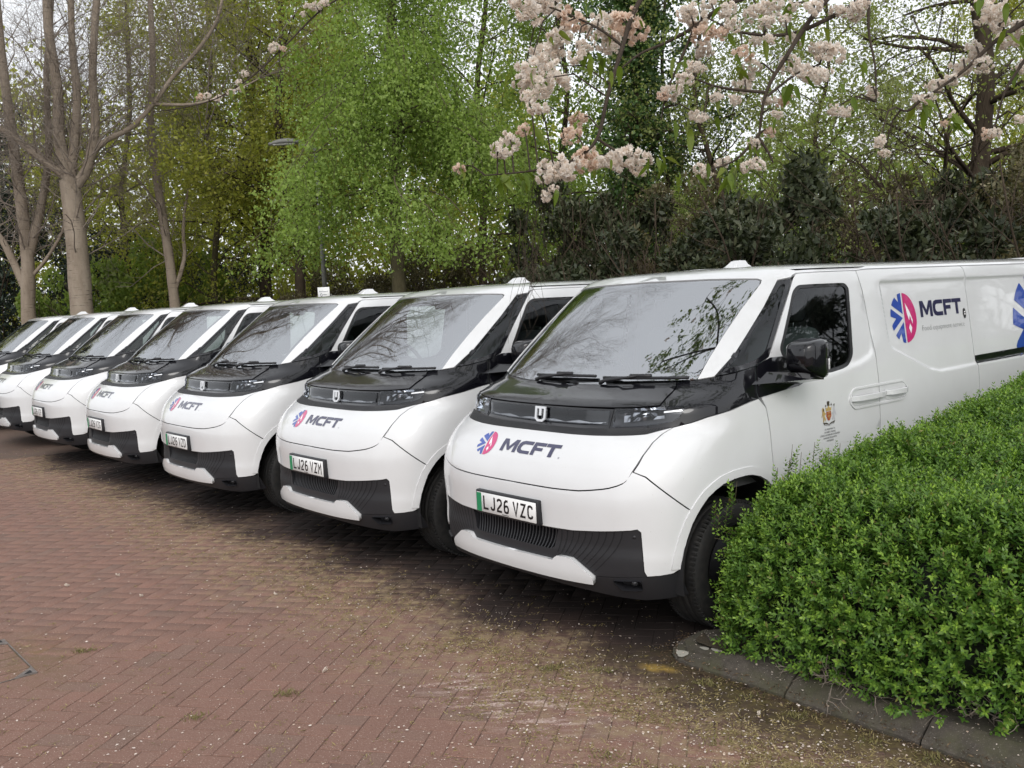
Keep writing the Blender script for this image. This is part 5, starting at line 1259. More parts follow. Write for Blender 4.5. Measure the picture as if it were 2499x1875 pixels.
leafy_tree('spring_tree', 'pale green tree above the second half of the nearest van roof', GM, [(1850, 780), (1840, 560), (1800, 430), (1760, 300), (1790, 150), (1780, -60)], 16, 6, 23, 101, MT['lf_pale'], MT['brown_bark'], 23000, .065, .05, .26, 28, (1.8, 3.4), .1)
leafy_tree('spring_tree', 'dark trunked tree with spreading boughs at the right of the picture', GM, [(2118, 760), (2115, 560), (2110, 430), (2122, 300), (2130, 150), (2112, 0), (2110, -120)], 48, 28, 17, 103, MT['lf_pale'], MT['brown_bark'], 16000, .055, .042, .22, 30, (1.6, 3.4), .05, 3)
leafy_tree('spring_tree', 'yellow green tree behind the dark trunk at the right edge', GM, [(2230, 780), (2225, 560), (2240, 400), (2230, 200), (2240, 0)], 18, 8, 24, 107, MT['lf_olive'], MT['brown_bark'], 20000, .08, .055, .3, 24, (1.8, 3.6), .1)

# ivy clad trunk
t = Twigs(111); S = t.trunk(px_path([(1372, 800), (1372, 560), (1366, 380), (1376, 220), (1368, 90), (1372, -30)], 23.5), .20, .10, 8); base = S[0].copy(); base.z = 0
ivy = tag(empty('ivy_tree', base), 'tall trunk thickly clad in dark green ivy, behind the hanging blossom', 'tree')
for j in range(16):
    i = int(len(S) * (.35 + .62 * t.r.random())); th = t.r.uniform(0, 6.283); t.grow(S[min(i, len(S) - 1)], Vector((math.cos(th), math.sin(th), .3)), t.r.uniform(1.0, 2.4), .04, 2, .7, .05, (3, 5), .6, 5)
m = MB(); m.v = [tuple(Vector(v) - base) for v in t.mb.v]; m.f = t.mb.f; m.sm = t.mb.sm; m.build('trunk', MT['brown_bark'], ivy)
g = np.random.default_rng(113); k = 260; Sx = np.array([tuple(p) for p in S]); i_ = g.integers(0, len(S), k * 5); th = g.random(k * 5) * 6.283; rr_ = (.25 + .33 * g.random(k * 5)) * (.7 + .5 * np.sin(Sx[i_, 2] * 2.1) ** 2)
IV = Sx[i_] + np.stack([np.cos(th) * rr_, np.sin(th) * rr_, g.normal(0, .35, k * 5)], 1); IV = np.vstack([IV, np.array(t.ends)[::3]])
o = crown('ivy', IV - np.array(base[:]), 19000, .095, .085, .13, 114, MT['lf_ivy'], ivy, .8); o['kind'] = 'stuff'
leafy_tree('spring_tree', 'mid green leafy tree just right of the ivy clad trunk', GM, [(1450, 790), (1455, 600), (1440, 430), (1450, 300), (1430, 150), (1440, -40)], 14, 6, 25, 117, MT['lf_ivy'], MT['brown_bark'], 16000, .085, .07, .25, 20, (1.4, 2.6), .05)

# ------------- dark evergreens and the rows of shrubs
def blob_shrub(seed, w, h, n, L, W, lumps=26, hollow=.55):
    """leaf positions over a lumpy mound: (points)"""
    g = np.random.default_rng(seed); P = []
    for _ in range(lumps):
        a = g.random() * 6.283; r = math.sqrt(g.random()) * w * .72; z = h * (.12 + .78 * g.random()) * (1 - .35 * (r / w)**2); c = np.array([math.cos(a) * r, math.sin(a) * r * .8, z]); rad = (.20 + .22 * g.random()) * w * .62
        k = n // lumps; d = unit(g.normal(0, 1, (k, 3))); P.append(c + d * rad * (hollow + (1 - hollow) * g.random((k, 1))) * np.array([1, 1, .85]))
    P = np.vstack(P); P[:, 2] = np.abs(P[:, 2]); return P
def shrub_mesh(name, seed, w, h, n, L, W, lumps=26):
    P = blob_shrub(seed, w, h, n, L, W, lumps); g = np.random.default_rng(seed + 1); n = len(P); A = unit(g.normal(0, 1, (n, 3)) + np.array([0, 0, .25])); B = unit(np.cross(A, g.normal(0, 1, (n, 3)) + np.array([0, 0, .9])))
    l_ = L * (.6 + .8 * g.random(n)); return mesh_np(name, quads(P, A, B, l_, W / L * l_, .18), qfaces(n))
def stems_mesh(name, seed, w, h, k=14):
    t = Twigs(seed)
    for _ in range(k):
        th = t.r.uniform(0, 6.283); t.grow((math.cos(th) * .25 * w, math.sin(th) * .25 * w, -.05), Vector((math.cos(th) * .5, math.sin(th) * .5, 1)), h * t.r.uniform(.6, 1.0), .022, 1, .7, .2, (4, 6), .5, 5)
    return t.mb.mesh(name)
SHR = {}
for kind, lm, L, W, n in (('laurel', 'lf_dark', .10, .042, 7800), ('bronze', 'lf_brown', .055, .026, 9000), ('mixed', 'lf_brown', .07, .03, 8500)):
    SHR[kind] = [(shrub_mesh(kind + '_leaves', s_ * 13 + len(kind), 1.45, 3.1, n, L, W), stems_mesh(kind + '_stems', s_ + 70, 1.4, 2.9)) for s_ in (1, 2)]
    for a, b_ in SHR[kind]: a.materials.append(MT[lm]); b_.materials.append(MT['brown_bark'])
def shrub(kind, v, x, y, sx, sz, rz, label, group):
    root = tag(empty('evergreen_shrub' if kind == 'laurel' else 'bronze_shrub', (x, y, 0), rz), label, 'shrub', group)
    lv, st = SHR[kind][v % 2]; a = obj('foliage', lv, None, root); a.scale = (sx, sx, sz); a['kind'] = 'stuff'; b_ = obj('stems', st, None, root); b_.scale = (sx, sx, sz); return root
line = Vector((-.647, .762, 0)); back = -VDIR
GS = 'dark shrubs in a band behind the vans'
SH = [('laurel', -7.2, 1.0, 1.15, 1.2, 'at the right edge of the picture, behind the nearest van'), ('laurel', -5.3, 1.0, 1.1, 1.12, 'behind the rear half of the nearest van'), ('laurel', -3.6, 1.3, 1.1, 1.15, 'behind the nearest van, below the dark trunked tree'),
      ('laurel', -2.0, .9, 1.1, 1.10, 'above the cab door of the nearest van'), ('bronze', -.4, 1.4, 1.15, 1.22, 'above the windscreen of the nearest van, below the blossom'), ('laurel', 1.2, .9, 1.05, 1.05, 'above the roof aerial of the nearest van'),
      ('laurel', 2.9, 1.0, 1.1, 1.2, 'above the gap between the nearest and second van'), ('laurel', 4.6, 1.4, 1.1, 1.12, 'above the windscreen of the second van'), ('laurel', 6.3, 1.0, 1.05, .98, 'above the roof of the van with plate VZD'), ('laurel', 8.2, 1.2, 1.0, .92, 'just right of the lamp post')]
for i, (kd, t_, e, sx, sz, wh) in enumerate(SH):
    p = V0 + line * t_ * 1.0 + back * (6.6 + e); shrub(kd, i, p.x, p.y, sx, sz, i * 1.7, ('dark glossy laurel shrub ' if kd == 'laurel' else 'bronze leaved shrub ') + wh, GS)
# a second, taller rank
for i, (px, py, Y, sx, sz, kd, lb) in enumerate([(1010, 560, 21.5, 1.2, 1.35, 'bronze', 'tall bronze shrub under the right side of the weeping birch'), (1180, 560, 20.5, 1.3, 1.5, 'laurel', 'tall dark laurel behind the hanging spray of blossom'), (1330, 560, 19.5, 1.3, 1.5, 'laurel', 'tall dark laurel at the foot of the ivy clad trunk'), (1500, 560, 18.5, 1.3, 1.45, 'mixed', 'tall bronze shrub right of the ivy clad trunk'),
                                                 (1690, 560, 17.5, 1.3, 1.4, 'laurel', 'tall dark laurel below the crossing pale branches'), (1880, 560, 16.5, 1.2, 1.35, 'mixed', 'tall bronze shrub left of the dark trunk on the right'), (2060, 560, 15.5, 1.2, 1.35, 'laurel', 'tall dark laurel before the dark trunk on the right'), (2200, 560, 15.0, 1.2, 1.4, 'mixed', 'tall bronze shrub at the right edge below the blossom')]):
    p = at(px, py, Y); shrub(kd, i + 1, p.x, p.y, sx, sz, i * 2.1, lb, 'taller shrubs behind the dark band')
GL_ = 'low shrubs on the left behind the far vans'
for i, (px, Y, sx, sz, kd, lb) in enumerate([(735, 24.5, 1.2, 1.05, 'mixed', 'low bronze shrub just right of the street lamp, behind the birch'), (835, 23.5, 1.25, 1.12, 'bronze', 'low bronze shrub at the foot of the weeping birch'), (930, 22.5, 1.25, 1.2, 'mixed', 'bronze shrub below the right half of the weeping birch'), (640, 24.0, 1.2, .88, 'bronze', 'low bronze shrub round the foot of the lamp post'), (560, 24.5, 1.15, .80, 'mixed', 'low bronze shrub at the foot of the dark trunks'), (480, 24.5, 1.1, .72, 'bronze', 'low bronze shrub right of the slender pale trunk'), (400, 25.0, 1.1, .75, 'mixed', 'low bronze shrub at the foot of the slender pale trunk')]):
    p = at(px, 700, Y); shrub(kd, i, p.x, p.y, sx, sz, i * 2.6, lb, GL_)
GE = 'dark evergreen trees on the left'
yew = shrub_mesh('yew_leaves', 301, 2.6, 7.5, 15000, .13, .05, 60); yew.materials.append(MT['lf_conifer']); yst = stems_mesh('yew_stems', 302, 1.2, 6.5, 8); yst.materials.append(MT['brown_bark'])
for i, (px, Y, sx, sz, lb) in enumerate([(-70, 29, 1.2, 1.25, 'dark evergreen tree at the left edge of the picture'), (90, 31, 1.0, 1.35, 'dark evergreen tree behind the two thick pale trunks'), (230, 30, 1.05, .80, 'dark evergreen tree right of the many stemmed bare tree'), (330, 32, 1.0, .72, 'dark evergreen tree behind the slender pale trunk'), (470, 36, 1.2, .75, 'dark evergreen tree far behind the yellow green spring tree')]):
    p = at(px, 700, Y); root = tag(empty('evergreen_tree', (p.x, p.y, 0), i * 1.3), lb, 'tree', GE); a = obj('foliage', yew, None, root); a.scale = (sx, sx, sz); a['kind'] = 'stuff'; b_ = obj('trunk', yst, None, root); b_.scale = (sx, sx, sz)
fb = shrub_mesh('bright_bush_leaves', 311, 1.5, 2.9, 7000, .10, .06, 30); fb.materials.append(MT['lf_mid']); fst = stems_mesh('bright_bush_stems', 312, 1.2, 2.6); fst.materials.append(MT['brown_bark'])
for px, Y, sx, sz, lb in ((268, 25.5, 1.25, 1.5, 'bright green bush right of the thick pale trunk'), (132, 26.5, .9, 1.25, 'small bright green bush between the two thick pale trunks'), (420, 28, 1.2, 1.4, 'bright green bush right of the slender pale trunk')):
    p = at(px, 700, Y); root = tag(empty('green_bush', (p.x, p.y, 0), px), lb, 'bush', 'bright green bushes on the left'); a = obj('foliage', fb, None, root); a.scale = (sx, sx, sz); a['kind'] = 'stuff'; b_ = obj('stems', fst, None, root); b_.scale = (sx, sx, sz)
# the wood goes on behind: one mass no one could count
def wood(seed, n, x0, x1, y0, y1, hf, m, L, label):
    g = np.random.default_rng(seed); cx = g.uniform(x0, x1, n // 40); cy = g.uniform(y0, y1, n // 40); hz_ = hf(cx); cz = g.random(n // 40)**1.25 * hz_; i = np.repeat(np.arange(n // 40), 40); k = len(i)
    P = np.stack([cx[i], cy[i], cz[i]], 1) + g.normal(0, 1, (k, 3)) * np.array([.75, .75, .45]); P[:, 2] = np.abs(P[:, 2]); A = unit(g.normal(0, 1, (k, 3))); B = unit(np.cross(A, g.normal(0, 1, (k, 3))))
    l_ = L * (.5 + g.random(k)); o = obj('far_wood', mesh_np('far_wood', quads(P, A, B, l_, .62 * l_, .2), qfaces(k)), m); tag(o, label, 'wood', None, 'stuff')
wood(401, 84000, -34, 2, 36, 47, lambda x: 11.0 + 1.6 * np.sin(x * .55) + 1.2 * np.sin(x * 1.7 + 1), MT['lf_olive'], .24, 'olive spring wood far behind the left half of the row')
wood(402, 70000, 0, 30, 33, 44, lambda x: 7.0 + 1.2 * np.sin(x * .6) + .8 * np.sin(x * 1.9 + 1), MT['lf_mid'], .24, 'low green wood far behind the nearest van')
# ------------- street lamp and the small white sign
m, n, l, b = mat('lamp_column_grey'); pset(b, rough=.55); l.new(ramp(n, l, noise(n, l, 6, 5).outputs['Fac'], [(.3, (.13, .13, .12)), (.7, (.21, .21, .195))]).outputs[0], b.inputs['Base Color']); MT['column'] = m
LY = 21.0; lb_ = at(703, 640, LY); lt_ = at(692, 318, LY)
lamp = tag(empty('street_lamp', (lb_.x, LY, 0)), 'grey street lamp column with a curved lantern, half hidden by the birch', 'street lamp')
c = MB(); c.tube([(0, 0, 0), (0, 0, 1.2)], .075, 12); c.tube([(0, 0, 1.2), (0, 0, lt_.z)], [.057, .045], 12); c.build('column', MT['column'], lamp)
hd = at(582, 303, LY); hx = hd.x - lb_.x
a_ = MB(); a_.tube([(0, 0, lt_.z - .05), (-.06, 0, lt_.z + .02), (hx * .36, 0, lt_.z + .06)], [.045, .04, .035], 8); a_.build('lamp_arm', MT['column'], lamp)
h_ = MB(); V = []; F = []; K = 10; N_s = 9
for i in range(N_s):
    t_ = i / (N_s - 1); x = hx * (.30 + .72 * t_); w_ = .02 + .10 * math.sin(math.pi * min(1, .12 + .80 * t_)); z = lt_.z + .07 + .10 * math.sin(math.pi * (.25 + .55 * t_)) - .02
    for k in range(K):
        th = 2 * math.pi * k / K; V.append((x, math.cos(th) * w_, z + math.sin(th) * (.055 if math.sin(th) > 0 else .035) * (.4 + math.sin(math.pi * min(1, .15 + .75 * t_)))))
for i in range(N_s - 1):
    for k in range(K): F.append((i * K + k, i * K + (k + 1) % K, (i + 1) * K + (k + 1) % K, (i + 1) * K + k))
F += [tuple(range(K))[::-1], tuple((N_s - 1) * K + k for k in range(K))]
h_.add(V, F, True); hh_ = h_.build('lantern', MT['column'], lamp)
gl = MB(); gl.rbox((hx * .68, 0, lt_.z + .105), (abs(hx) * .5, .12, .05), .02, 2); gl.build('lamp_glass', simple('lamp_bowl', (.45, .45, .42), rough=.25), hh_)
sp_ = at(699.5, 634, 18.4)
sign = tag(empty('parking_sign', (sp_.x, sp_.y, 0), R(-4)), 'small white parking sign standing behind the roof of the van with plate VZD', 'sign')
s_ = MB(); s_.rbox((0, 0, sp_.z - .03), (.235, .008, .30), .003, 1); bd = s_.build('sign_board', MT['platewhite'], sign)
s_ = MB(); s_.tube([(0, .03, 0), (0, .03, sp_.z + .08)], .025, 8); s_.build('sign_post', MT['column'], sign)
MT['signgrey'] = simple('sign_lettering', (.16, .16, .20), rough=.5)
for txt, x, z, sz_, w_ in (('Brie House &', -.085, .055, .040, .165), ('Hilton', -.015, -.005, .034, .08)):
    V, F = text_mesh(txt, sz_, w_, .0006); mb = MB().add([(x + v[0], -.0055, sp_.z - .03 + z + v[1]) for v in V], F); mb.build('sign_lettering', MT['signgrey'], bd)
mb = MB(); ring = [(-.048 + .018 * math.cos(2 * math.pi * k / 16), -.0055, sp_.z - .03 + 0.002 + .026 * math.sin(2 * math.pi * k / 16)) for k in range(17)]; mb.tube(ring, .005, 5, False); mb.build('sign_ring', MT['signgrey'], bd)


# ------------- the clipped hedge in the kerbed bed
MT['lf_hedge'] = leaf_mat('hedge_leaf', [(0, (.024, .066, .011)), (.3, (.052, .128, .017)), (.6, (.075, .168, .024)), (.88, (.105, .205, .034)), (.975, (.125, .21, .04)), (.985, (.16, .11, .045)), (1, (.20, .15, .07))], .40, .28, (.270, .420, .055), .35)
MT['hedge_core'] = simple('hedge_shade_hull', (.006, .010, .004), rough=.95)
RIM = [tuple(van_xy(x, y)[:2]) for x, y in ((-7, 1.24), (-5, 1.22), (-3, 1.20), (-2, 1.18), (-1.2, 1.16), (-.8, 1.13))] + [(1.10, 4.70), (1.01, 4.60), (.955, 4.48), (.975, 4.36), (1.05, 4.20), (1.16, 4.02), (1.30, 3.84), (1.48, 3.63), (1.70, 3.42), (1.95, 3.21), (2.3, 2.96), (2.9, 2.66), (3.8, 2.4), (5.2, 2.3), (6.5, 2.8), (8, 5), (9, 9)]
RP = np.array(RIM)
def hedge_h(P):
    xv = (P[:, 0] - V0.x) * VDIR.x + (P[:, 1] - V0.y) * VDIR.y
    return .86 + .118 * np.clip(-xv - .4, 0, 4) - .19 * np.exp(-((P[:, 0] - .97)**2 + (P[:, 1] - 4.55)**2) / .09) + .035 * np.sin(P[:, 0] * 5.3 + 1) * np.sin(P[:, 1] * 4.7) + .02 * np.sin(P[:, 0] * 13) * np.sin(P[:, 1] * 11 + 2)
HR, HP = .42, 2.6
def hedge_surface(P, lump=True):
    """plan points inside the rim -> points on the dome of the hedge, outward normals"""
    d = np.clip(polydist(P, RP) / HR, 0, 1); h = hedge_h(P); z = h * (1 - (1 - d)**HP)**(1 / HP)
    return np.stack([P[:, 0], P[:, 1], np.maximum(z, .10)], 1)
g = np.random.default_rng(501)
# points spread evenly over the skin: rim sweep plus top
segs = np.roll(RP, -1, 0) - RP; sl = np.linalg.norm(segs, axis=1); cum = np.concatenate([[0], np.cumsum(sl)])
def hedge_points(nr, nt):
    u = g.random(nr) * (cum[24] if len(cum) > 24 else cum[-1]); i = np.clip(np.searchsorted(cum, u, side='right') - 1, 0, len(RP) - 1); f = (u - cum[i]) / sl[i]; b0 = RP[i] + segs[i] * f[:, None]
    ar = 0.5 * np.sum(RP[:, 0] * np.roll(RP[:, 1], -1) - np.roll(RP[:, 0], -1) * RP[:, 1]); nrm = np.stack([-segs[i][:, 1], segs[i][:, 0]], 1) / sl[i][:, None] * (1 if ar > 0 else -1)
    th = g.random(nr) * math.pi / 2; dd = HR * (1 - np.cos(th)**(2 / HP)); Q = b0 + nrm * dd[:, None]; h = hedge_h(Q); z = .07 + (h - .07) * np.sin(th)**(2 / HP)
    N = np.stack([-nrm[:, 0] * np.cos(th), -nrm[:, 1] * np.cos(th), np.sin(th) + .05], 1)
    T = np.stack([g.uniform(.9, 6, nt * 6), g.uniform(2.3, 8.6, nt * 6)], 1); ok = inside(T, RP); T = T[ok]; T = T[polydist(T, RP) > HR * .9][:nt]; z2 = hedge_h(T)
    P = np.vstack([np.column_stack([Q, z]), np.column_stack([T, z2])]); N = np.vstack([N, np.tile([0, 0, 1.0], (len(T), 1))]); return P, unit(N)
def in_view(P, mx=.06):
    q = (P - np.array([0, 0, CAM_H])); r = np.array(_right); u_ = np.array(_up); f_ = np.array(_fwd); d = q @ f_; x = .5 + CAM_F * (q @ r) / d; y = .5 + CAM_F * (q @ u_) / d * 4 / 3
    return (d > .3) & (x > -mx) & (x < 1 + mx * 3) & (y > -mx * 2) & (y < 1 + mx)
def sprigs(P, N, Ls, pairs, LL, LW, upb=.45, young=None):
    n = len(P); D = unit(N * .8 + np.array([0, 0, upb]) + g.normal(0, .42, (n, 3))); S1 = unit(np.cross(D, g.normal(0, 1, (n, 3)))); S2 = np.cross(D, S1); Vs = []; Tp = []
    young = g.random(n)**2.2 if young is None else young
    for j in range(pairs):
        t = (j + .6) / pairs; C = P + D * (Ls * t)[:, None]; s = S1 if j % 2 == 0 else S2; k = 1.0 - .45 * max(0, t - .55) / .45; fw = .45 + .8 * t * t
        for sg in (1, -1):
            A = unit(D * fw + s * sg + g.normal(0, .16, (n, 3))); B = unit(np.cross(A, D)); l_ = LL * k * (.8 + .4 * g.random(n)); Vs.append(quads(C, A, B * sg, l_, l_ * LW, .16))
            Tp.append(np.repeat(np.clip((.25 + .75 * young) * max(0, t - .35) / .65 * (.75 + .5 * g.random(n)) + .12 * young, 0, 1), 4))
    return np.vstack(Vs), np.concatenate(Tp), D
def sprig_mesh(name, V, T):
    me = mesh_np(name, V, qfaces(len(V) // 4)); a = me.attributes.new('tip', 'FLOAT', 'POINT'); a.data.foreach_set('value', T.astype(np.float32)); me.materials.append(MT['lf_hedge']); return me
hp, hn = hedge_points(52000, 26000); gapn = np.sin(hp[:, 0] * 17 + 3 * np.sin(hp[:, 1] * 9)) * np.sin(hp[:, 1] * 19 + 2 * np.sin(hp[:, 2] * 13)) * np.sin(hp[:, 2] * 15 + hp[:, 0] * 5); ok = in_view(hp) & (hp[:, 1] < 7.5) & ((gapn < .22) | (g.random(len(hp)) < .15)); hp, hn = hp[ok], hn[ok]
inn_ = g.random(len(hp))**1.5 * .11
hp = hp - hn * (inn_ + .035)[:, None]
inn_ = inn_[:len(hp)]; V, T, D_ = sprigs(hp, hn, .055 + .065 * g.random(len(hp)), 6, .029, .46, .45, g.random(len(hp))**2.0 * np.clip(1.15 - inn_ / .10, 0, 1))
hedge = tag(empty('hedge', (2.2, 4.2, .075)), 'dense bright green small leaved hedge beside the nearest van', 'hedge')
off = np.array([2.2, 4.2, .075])
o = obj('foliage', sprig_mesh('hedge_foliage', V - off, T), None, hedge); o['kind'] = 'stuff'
# solid dark hull added inside the hedge to block light
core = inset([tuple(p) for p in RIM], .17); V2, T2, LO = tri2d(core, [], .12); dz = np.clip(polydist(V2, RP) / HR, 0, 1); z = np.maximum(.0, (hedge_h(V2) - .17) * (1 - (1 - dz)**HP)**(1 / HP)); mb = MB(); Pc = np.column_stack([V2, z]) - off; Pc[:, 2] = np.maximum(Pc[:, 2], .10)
mb.add(Pc, T2, True); lo = LO[0]; mb.add([tuple(Pc[i]) for i in lo] + [(Pc[i][0], Pc[i][1], -.0) for i in lo], [(k, (k + 1) % len(lo), len(lo) + (k + 1) % len(lo), len(lo) + k) for k in range(len(lo))]); mb.build('shade_hull', MT['hedge_core'], hedge)
# bare twigs at the foot, over the kerb
tw = Twigs(503)
for _ in range(60):
    u = tw.r.random(); q = Vector((1.15 + .9 * u, 4.02 - .72 * u - .12 * u * u, .11)); q += Vector((tw.r.uniform(.02, .2), tw.r.uniform(-.02, .1), 0)); d = Vector((tw.r.uniform(-1, .3), tw.r.uniform(-1, .2), tw.r.uniform(-.1, .35))); tw.grow(q, d, tw.r.uniform(.08, .2), .0028, 1, .8, 0, (1, 3), .5, 4, .25, 4)
m = MB(); m.v = [(x - 2.2, y - 4.2, z - .075) for x, y, z in tw.mb.v]; m.f = tw.mb.f; m.sm = tw.mb.sm; o = m.build('foot_twigs', MT['twig'], hedge); o['kind'] = 'stuff'
# long shoots that stand out of the outline, one by one
shoots = []
SHO = [(1556, 1085, 4.62), (1592, 1040, 4.68), (1640, 1075, 4.6), (1680, 1010, 4.75), (1722, 985, 4.8), (1712, 960, 4.85), (1760, 955, 4.9), (1790, 975, 4.85), (1815, 958, 4.95), (1850, 938, 5.0), (1872, 965, 4.95), (1900, 955, 5.0), (1925, 925, 5.1), (1948, 915, 5.15), (1962, 945, 5.1), (2000, 915, 5.2), (2025, 885, 5.3), (2052, 900, 5.3), (2075, 890, 5.35), (2105, 870, 5.4), (2150, 850, 5.5), (2185, 830, 5.6), (1548, 1140, 4.55), (1552, 1330, 4.5), (1560, 1185, 4.5)]
SHO += [(x + rnd.uniform(-22, 22), y + rnd.uniform(2, 26), Y + rnd.uniform(-.05, .05)) for x, y, Y in SHO] + [(x + rnd.uniform(-14, 26), y + rnd.uniform(8, 34), Y) for x, y, Y in SHO]
for (px, py, Y) in SHO:
    tip = at(px, py, Y); p0 = np.array(tip) - np.array([.02, .02, .12]) if py < 1100 else np.array(tip) - np.array([-.12, .0, .03]); d = np.array(tip) - p0; L = np.linalg.norm(d)
    Vv, Tt, _ = sprigs(np.array([[0, 0, 0.]]), d[None] / L * 3, np.array([L * 1.1]), 10, .027, .5, 0, np.array([rnd.uniform(.2, .8)])); mb = MB(); mb.tube([(0, 0, 0), tuple(d)], [.0022, .0012], 4)
    me = sprig_mesh('hedge_shoot', Vv, Tt); so = obj('shoot', me, None, hedge); so.location = tuple(p0 - off); st = mb.build('stem', MT['olive_bark'], so)

# ------------- the flowering cherry whose boughs hang into the picture
MT['blossom'] = leaf_mat('cherry_petal', [(0, (.82, .75, .67)), (.35, (.88, .83, .76)), (.8, (.90, .87, .82)), (1, (.80, .68, .57))], .7, .48, None, .2, (1.05, 1.0, .97))
MT['blossom_pink'] = leaf_mat('cherry_petal_fading', [(0, (.74, .58, .46)), (.5, (.84, .71, .60)), (1, (.87, .78, .69))], .7, .48, None, .2, (1.05, .98, .94))
MT['lf_cherry'] = leaf_mat('cherry_leaf', [(0, (.085, .130, .018)), (.5, (.125, .185, .025)), (1, (.16, .19, .035))], .45, .45)
def cluster_mesh(seed, nf):
    """a pompom head of double flowers, about 1 unit in radius"""
    g = np.random.default_rng(seed); Vs = []
    c = unit(g.normal(0, 1, (nf, 3))) * (.35 + .5 * g.random((nf, 1))) * np.array([1.15, 1.0, .75]); out = unit(c + np.array([0, 0, -.25]))
    for k in range(nf):
        d = out[k]; a = unit(np.cross(d, [.3, .5, .8])[None])[0]; b = np.cross(d, a)
        for ring, (m_, r_, tilt) in enumerate(((7, .27, .25), (7, .21, .75), (5, .14, 1.3))):
            th = np.arange(m_) * 6.283 / m_ + g.random() * 6; rad = np.cos(th)[:, None] * a + np.sin(th)[:, None] * b; A = unit(rad + d * tilt + g.normal(0, .16, (m_, 3))); B = unit(np.cross(A, d)); C = np.repeat((c[k] + d * .03 * ring)[None], m_, 0)
            V = quads(C, A, B, r_ * (.85 + .3 * g.random(m_)), .26 * (1 - .22 * ring), .22); V = V.reshape(m_, 4, 3); V[:, 2] += d * .02; Vs.append(V.reshape(-1, 3))
    V = np.vstack(Vs); return mesh_np('blossom_cluster', V, qfaces(len(V) // 4))
CLM = [cluster_mesh(600 + i, 24 + i) for i in range(4)]; CLP = [cluster_mesh(610 + i, 20 + i) for i in range(2)]
for me in CLM: me.materials.append(MT['blossom'])
for me in CLP: me.materials.append(MT['blossom_pink'])
def cherry_leaf(seed):
    r_ = random.Random(seed); V = []; F = []; n = 7
    for i in range(n):
        t = i / (n - 1); w = .34 * math.sin(math.pi * min(1, t * .93 + .07)**.8) * (1 - .25 * t) if i < n - 1 else .0; z = -.30 * t * t + .04 * r_.uniform(-1, 1)
        V += [(t, -w * .5, z + w * .18), (t, 0, z), (t, w * .5, z + w * .18)]
    for i in range(n - 1):
        for k in (0, 1): F.append((i * 3 + k, i * 3 + 3 + k, i * 3 + 4 + k, i * 3 + 1 + k))
    me = MB().add(V, F, True).mesh('cherry_leaf'); me.materials.append(MT['lf_cherry']); return me
CLF = [cherry_leaf(i) for i in range(3)]
TRK = Vector((4.6, 2.6, .075))
cherry = tag(empty('cherry_tree', TRK), 'flowering cherry with pale pink blossom on boughs hanging from above the picture', 'tree')
ct = Twigs(620)
trunk_top = Vector((4.4, 3.0, 2.6)); ct.trunk([(4.6, 2.6, 0), (4.62, 2.7, .9), (4.5, 2.85, 1.8), tuple(trunk_top)], .17, .14, 12)
BR = [  # boughs as sighted, with their depth along them
    [(1430, -70, 4.7), (1372, 20, 4.6), (1345, 100, 4.5), (1312, 210, 4.4), (1290, 300, 4.35), (1240, 345, 4.3), (1180, 364, 4.3), (1110, 374, 4.3), (1048, 379, 4.3)],
    [(1720, -80, 4.3), (1640, -20, 4.25), (1560, 15, 4.2), (1500, 58, 4.2), (1440, 92, 4.2), (1380, 118, 4.2), (1330, 160, 4.2)],
    [(1850, -70, 4.0), (1760, 30, 3.95), (1700, 120, 3.9), (1655, 200, 3.9), (1640, 290, 3.9), (1630, 350, 3.9)],
    [(1880, -60, 4.1), (1876, 60, 4.05), (1890, 140, 4.0), (1893, 220, 4.0)],
    [(2330, -40, 3.7), (2240, 30, 3.7), (2150, 90, 3.7), (2085, 150, 3.7), (2030, 190, 3.7), (1985, 220, 3.7)],
    [(960, -170, 6.2), (860, -80, 6.1), (760, -20, 6.0), (690, 25, 6.0), (620, 95, 6.0), (545, 165, 6.0), (470, 212, 6.0), (400, 232, 6.0), (330, 242, 6.0)],
    [(2000, -70, 4.1), (1900, -20, 4.05), (1780, 45, 4.0), (1700, 75, 4.0), (1600, 70, 4.0), (1530, 40, 4.0)],
    [(2260, 60, 3.6), (2200, 150, 3.6), (2170, 200, 3.6), (2150, 270, 3.6)],
    [(1655, 200, 3.9), (1560, 190, 3.9), (1500, 170, 3.9)], [(1655, 210, 3.9), (1720, 160, 3.95), (1770, 140, 4.0)],
    [(1290, 300, 4.35), (1340, 330, 4.35), (1400, 345, 4.35)], [(1640, 290, 3.9), (1590, 345, 3.9), (1540, 365, 3.9)], [(1640, 300, 3.9), (1660, 330, 3.9), (1670, 352, 3.9)], [(1345, 100, 4.5), (1290, 60, 4.5), (1200, 20, 4.5), (1150, 5, 4.5)],
    [(1500, 60, 4.2), (1470, 130, 4.2), (1440, 200, 4.2), (1428, 260, 4.2)], [(1985, 220, 3.7), (1960, 240, 3.7), (1935, 232, 3.7)], [(2150, 270, 3.6), (2140, 290, 3.6)],
]
BP = []
for L in BR:
    P = [at(*q) for q in L]; S = ct.trunk(P, .007 if L[0][2] > 5 else (.014 if len(L) > 4 else .007), .003, 6, 4); BP += S
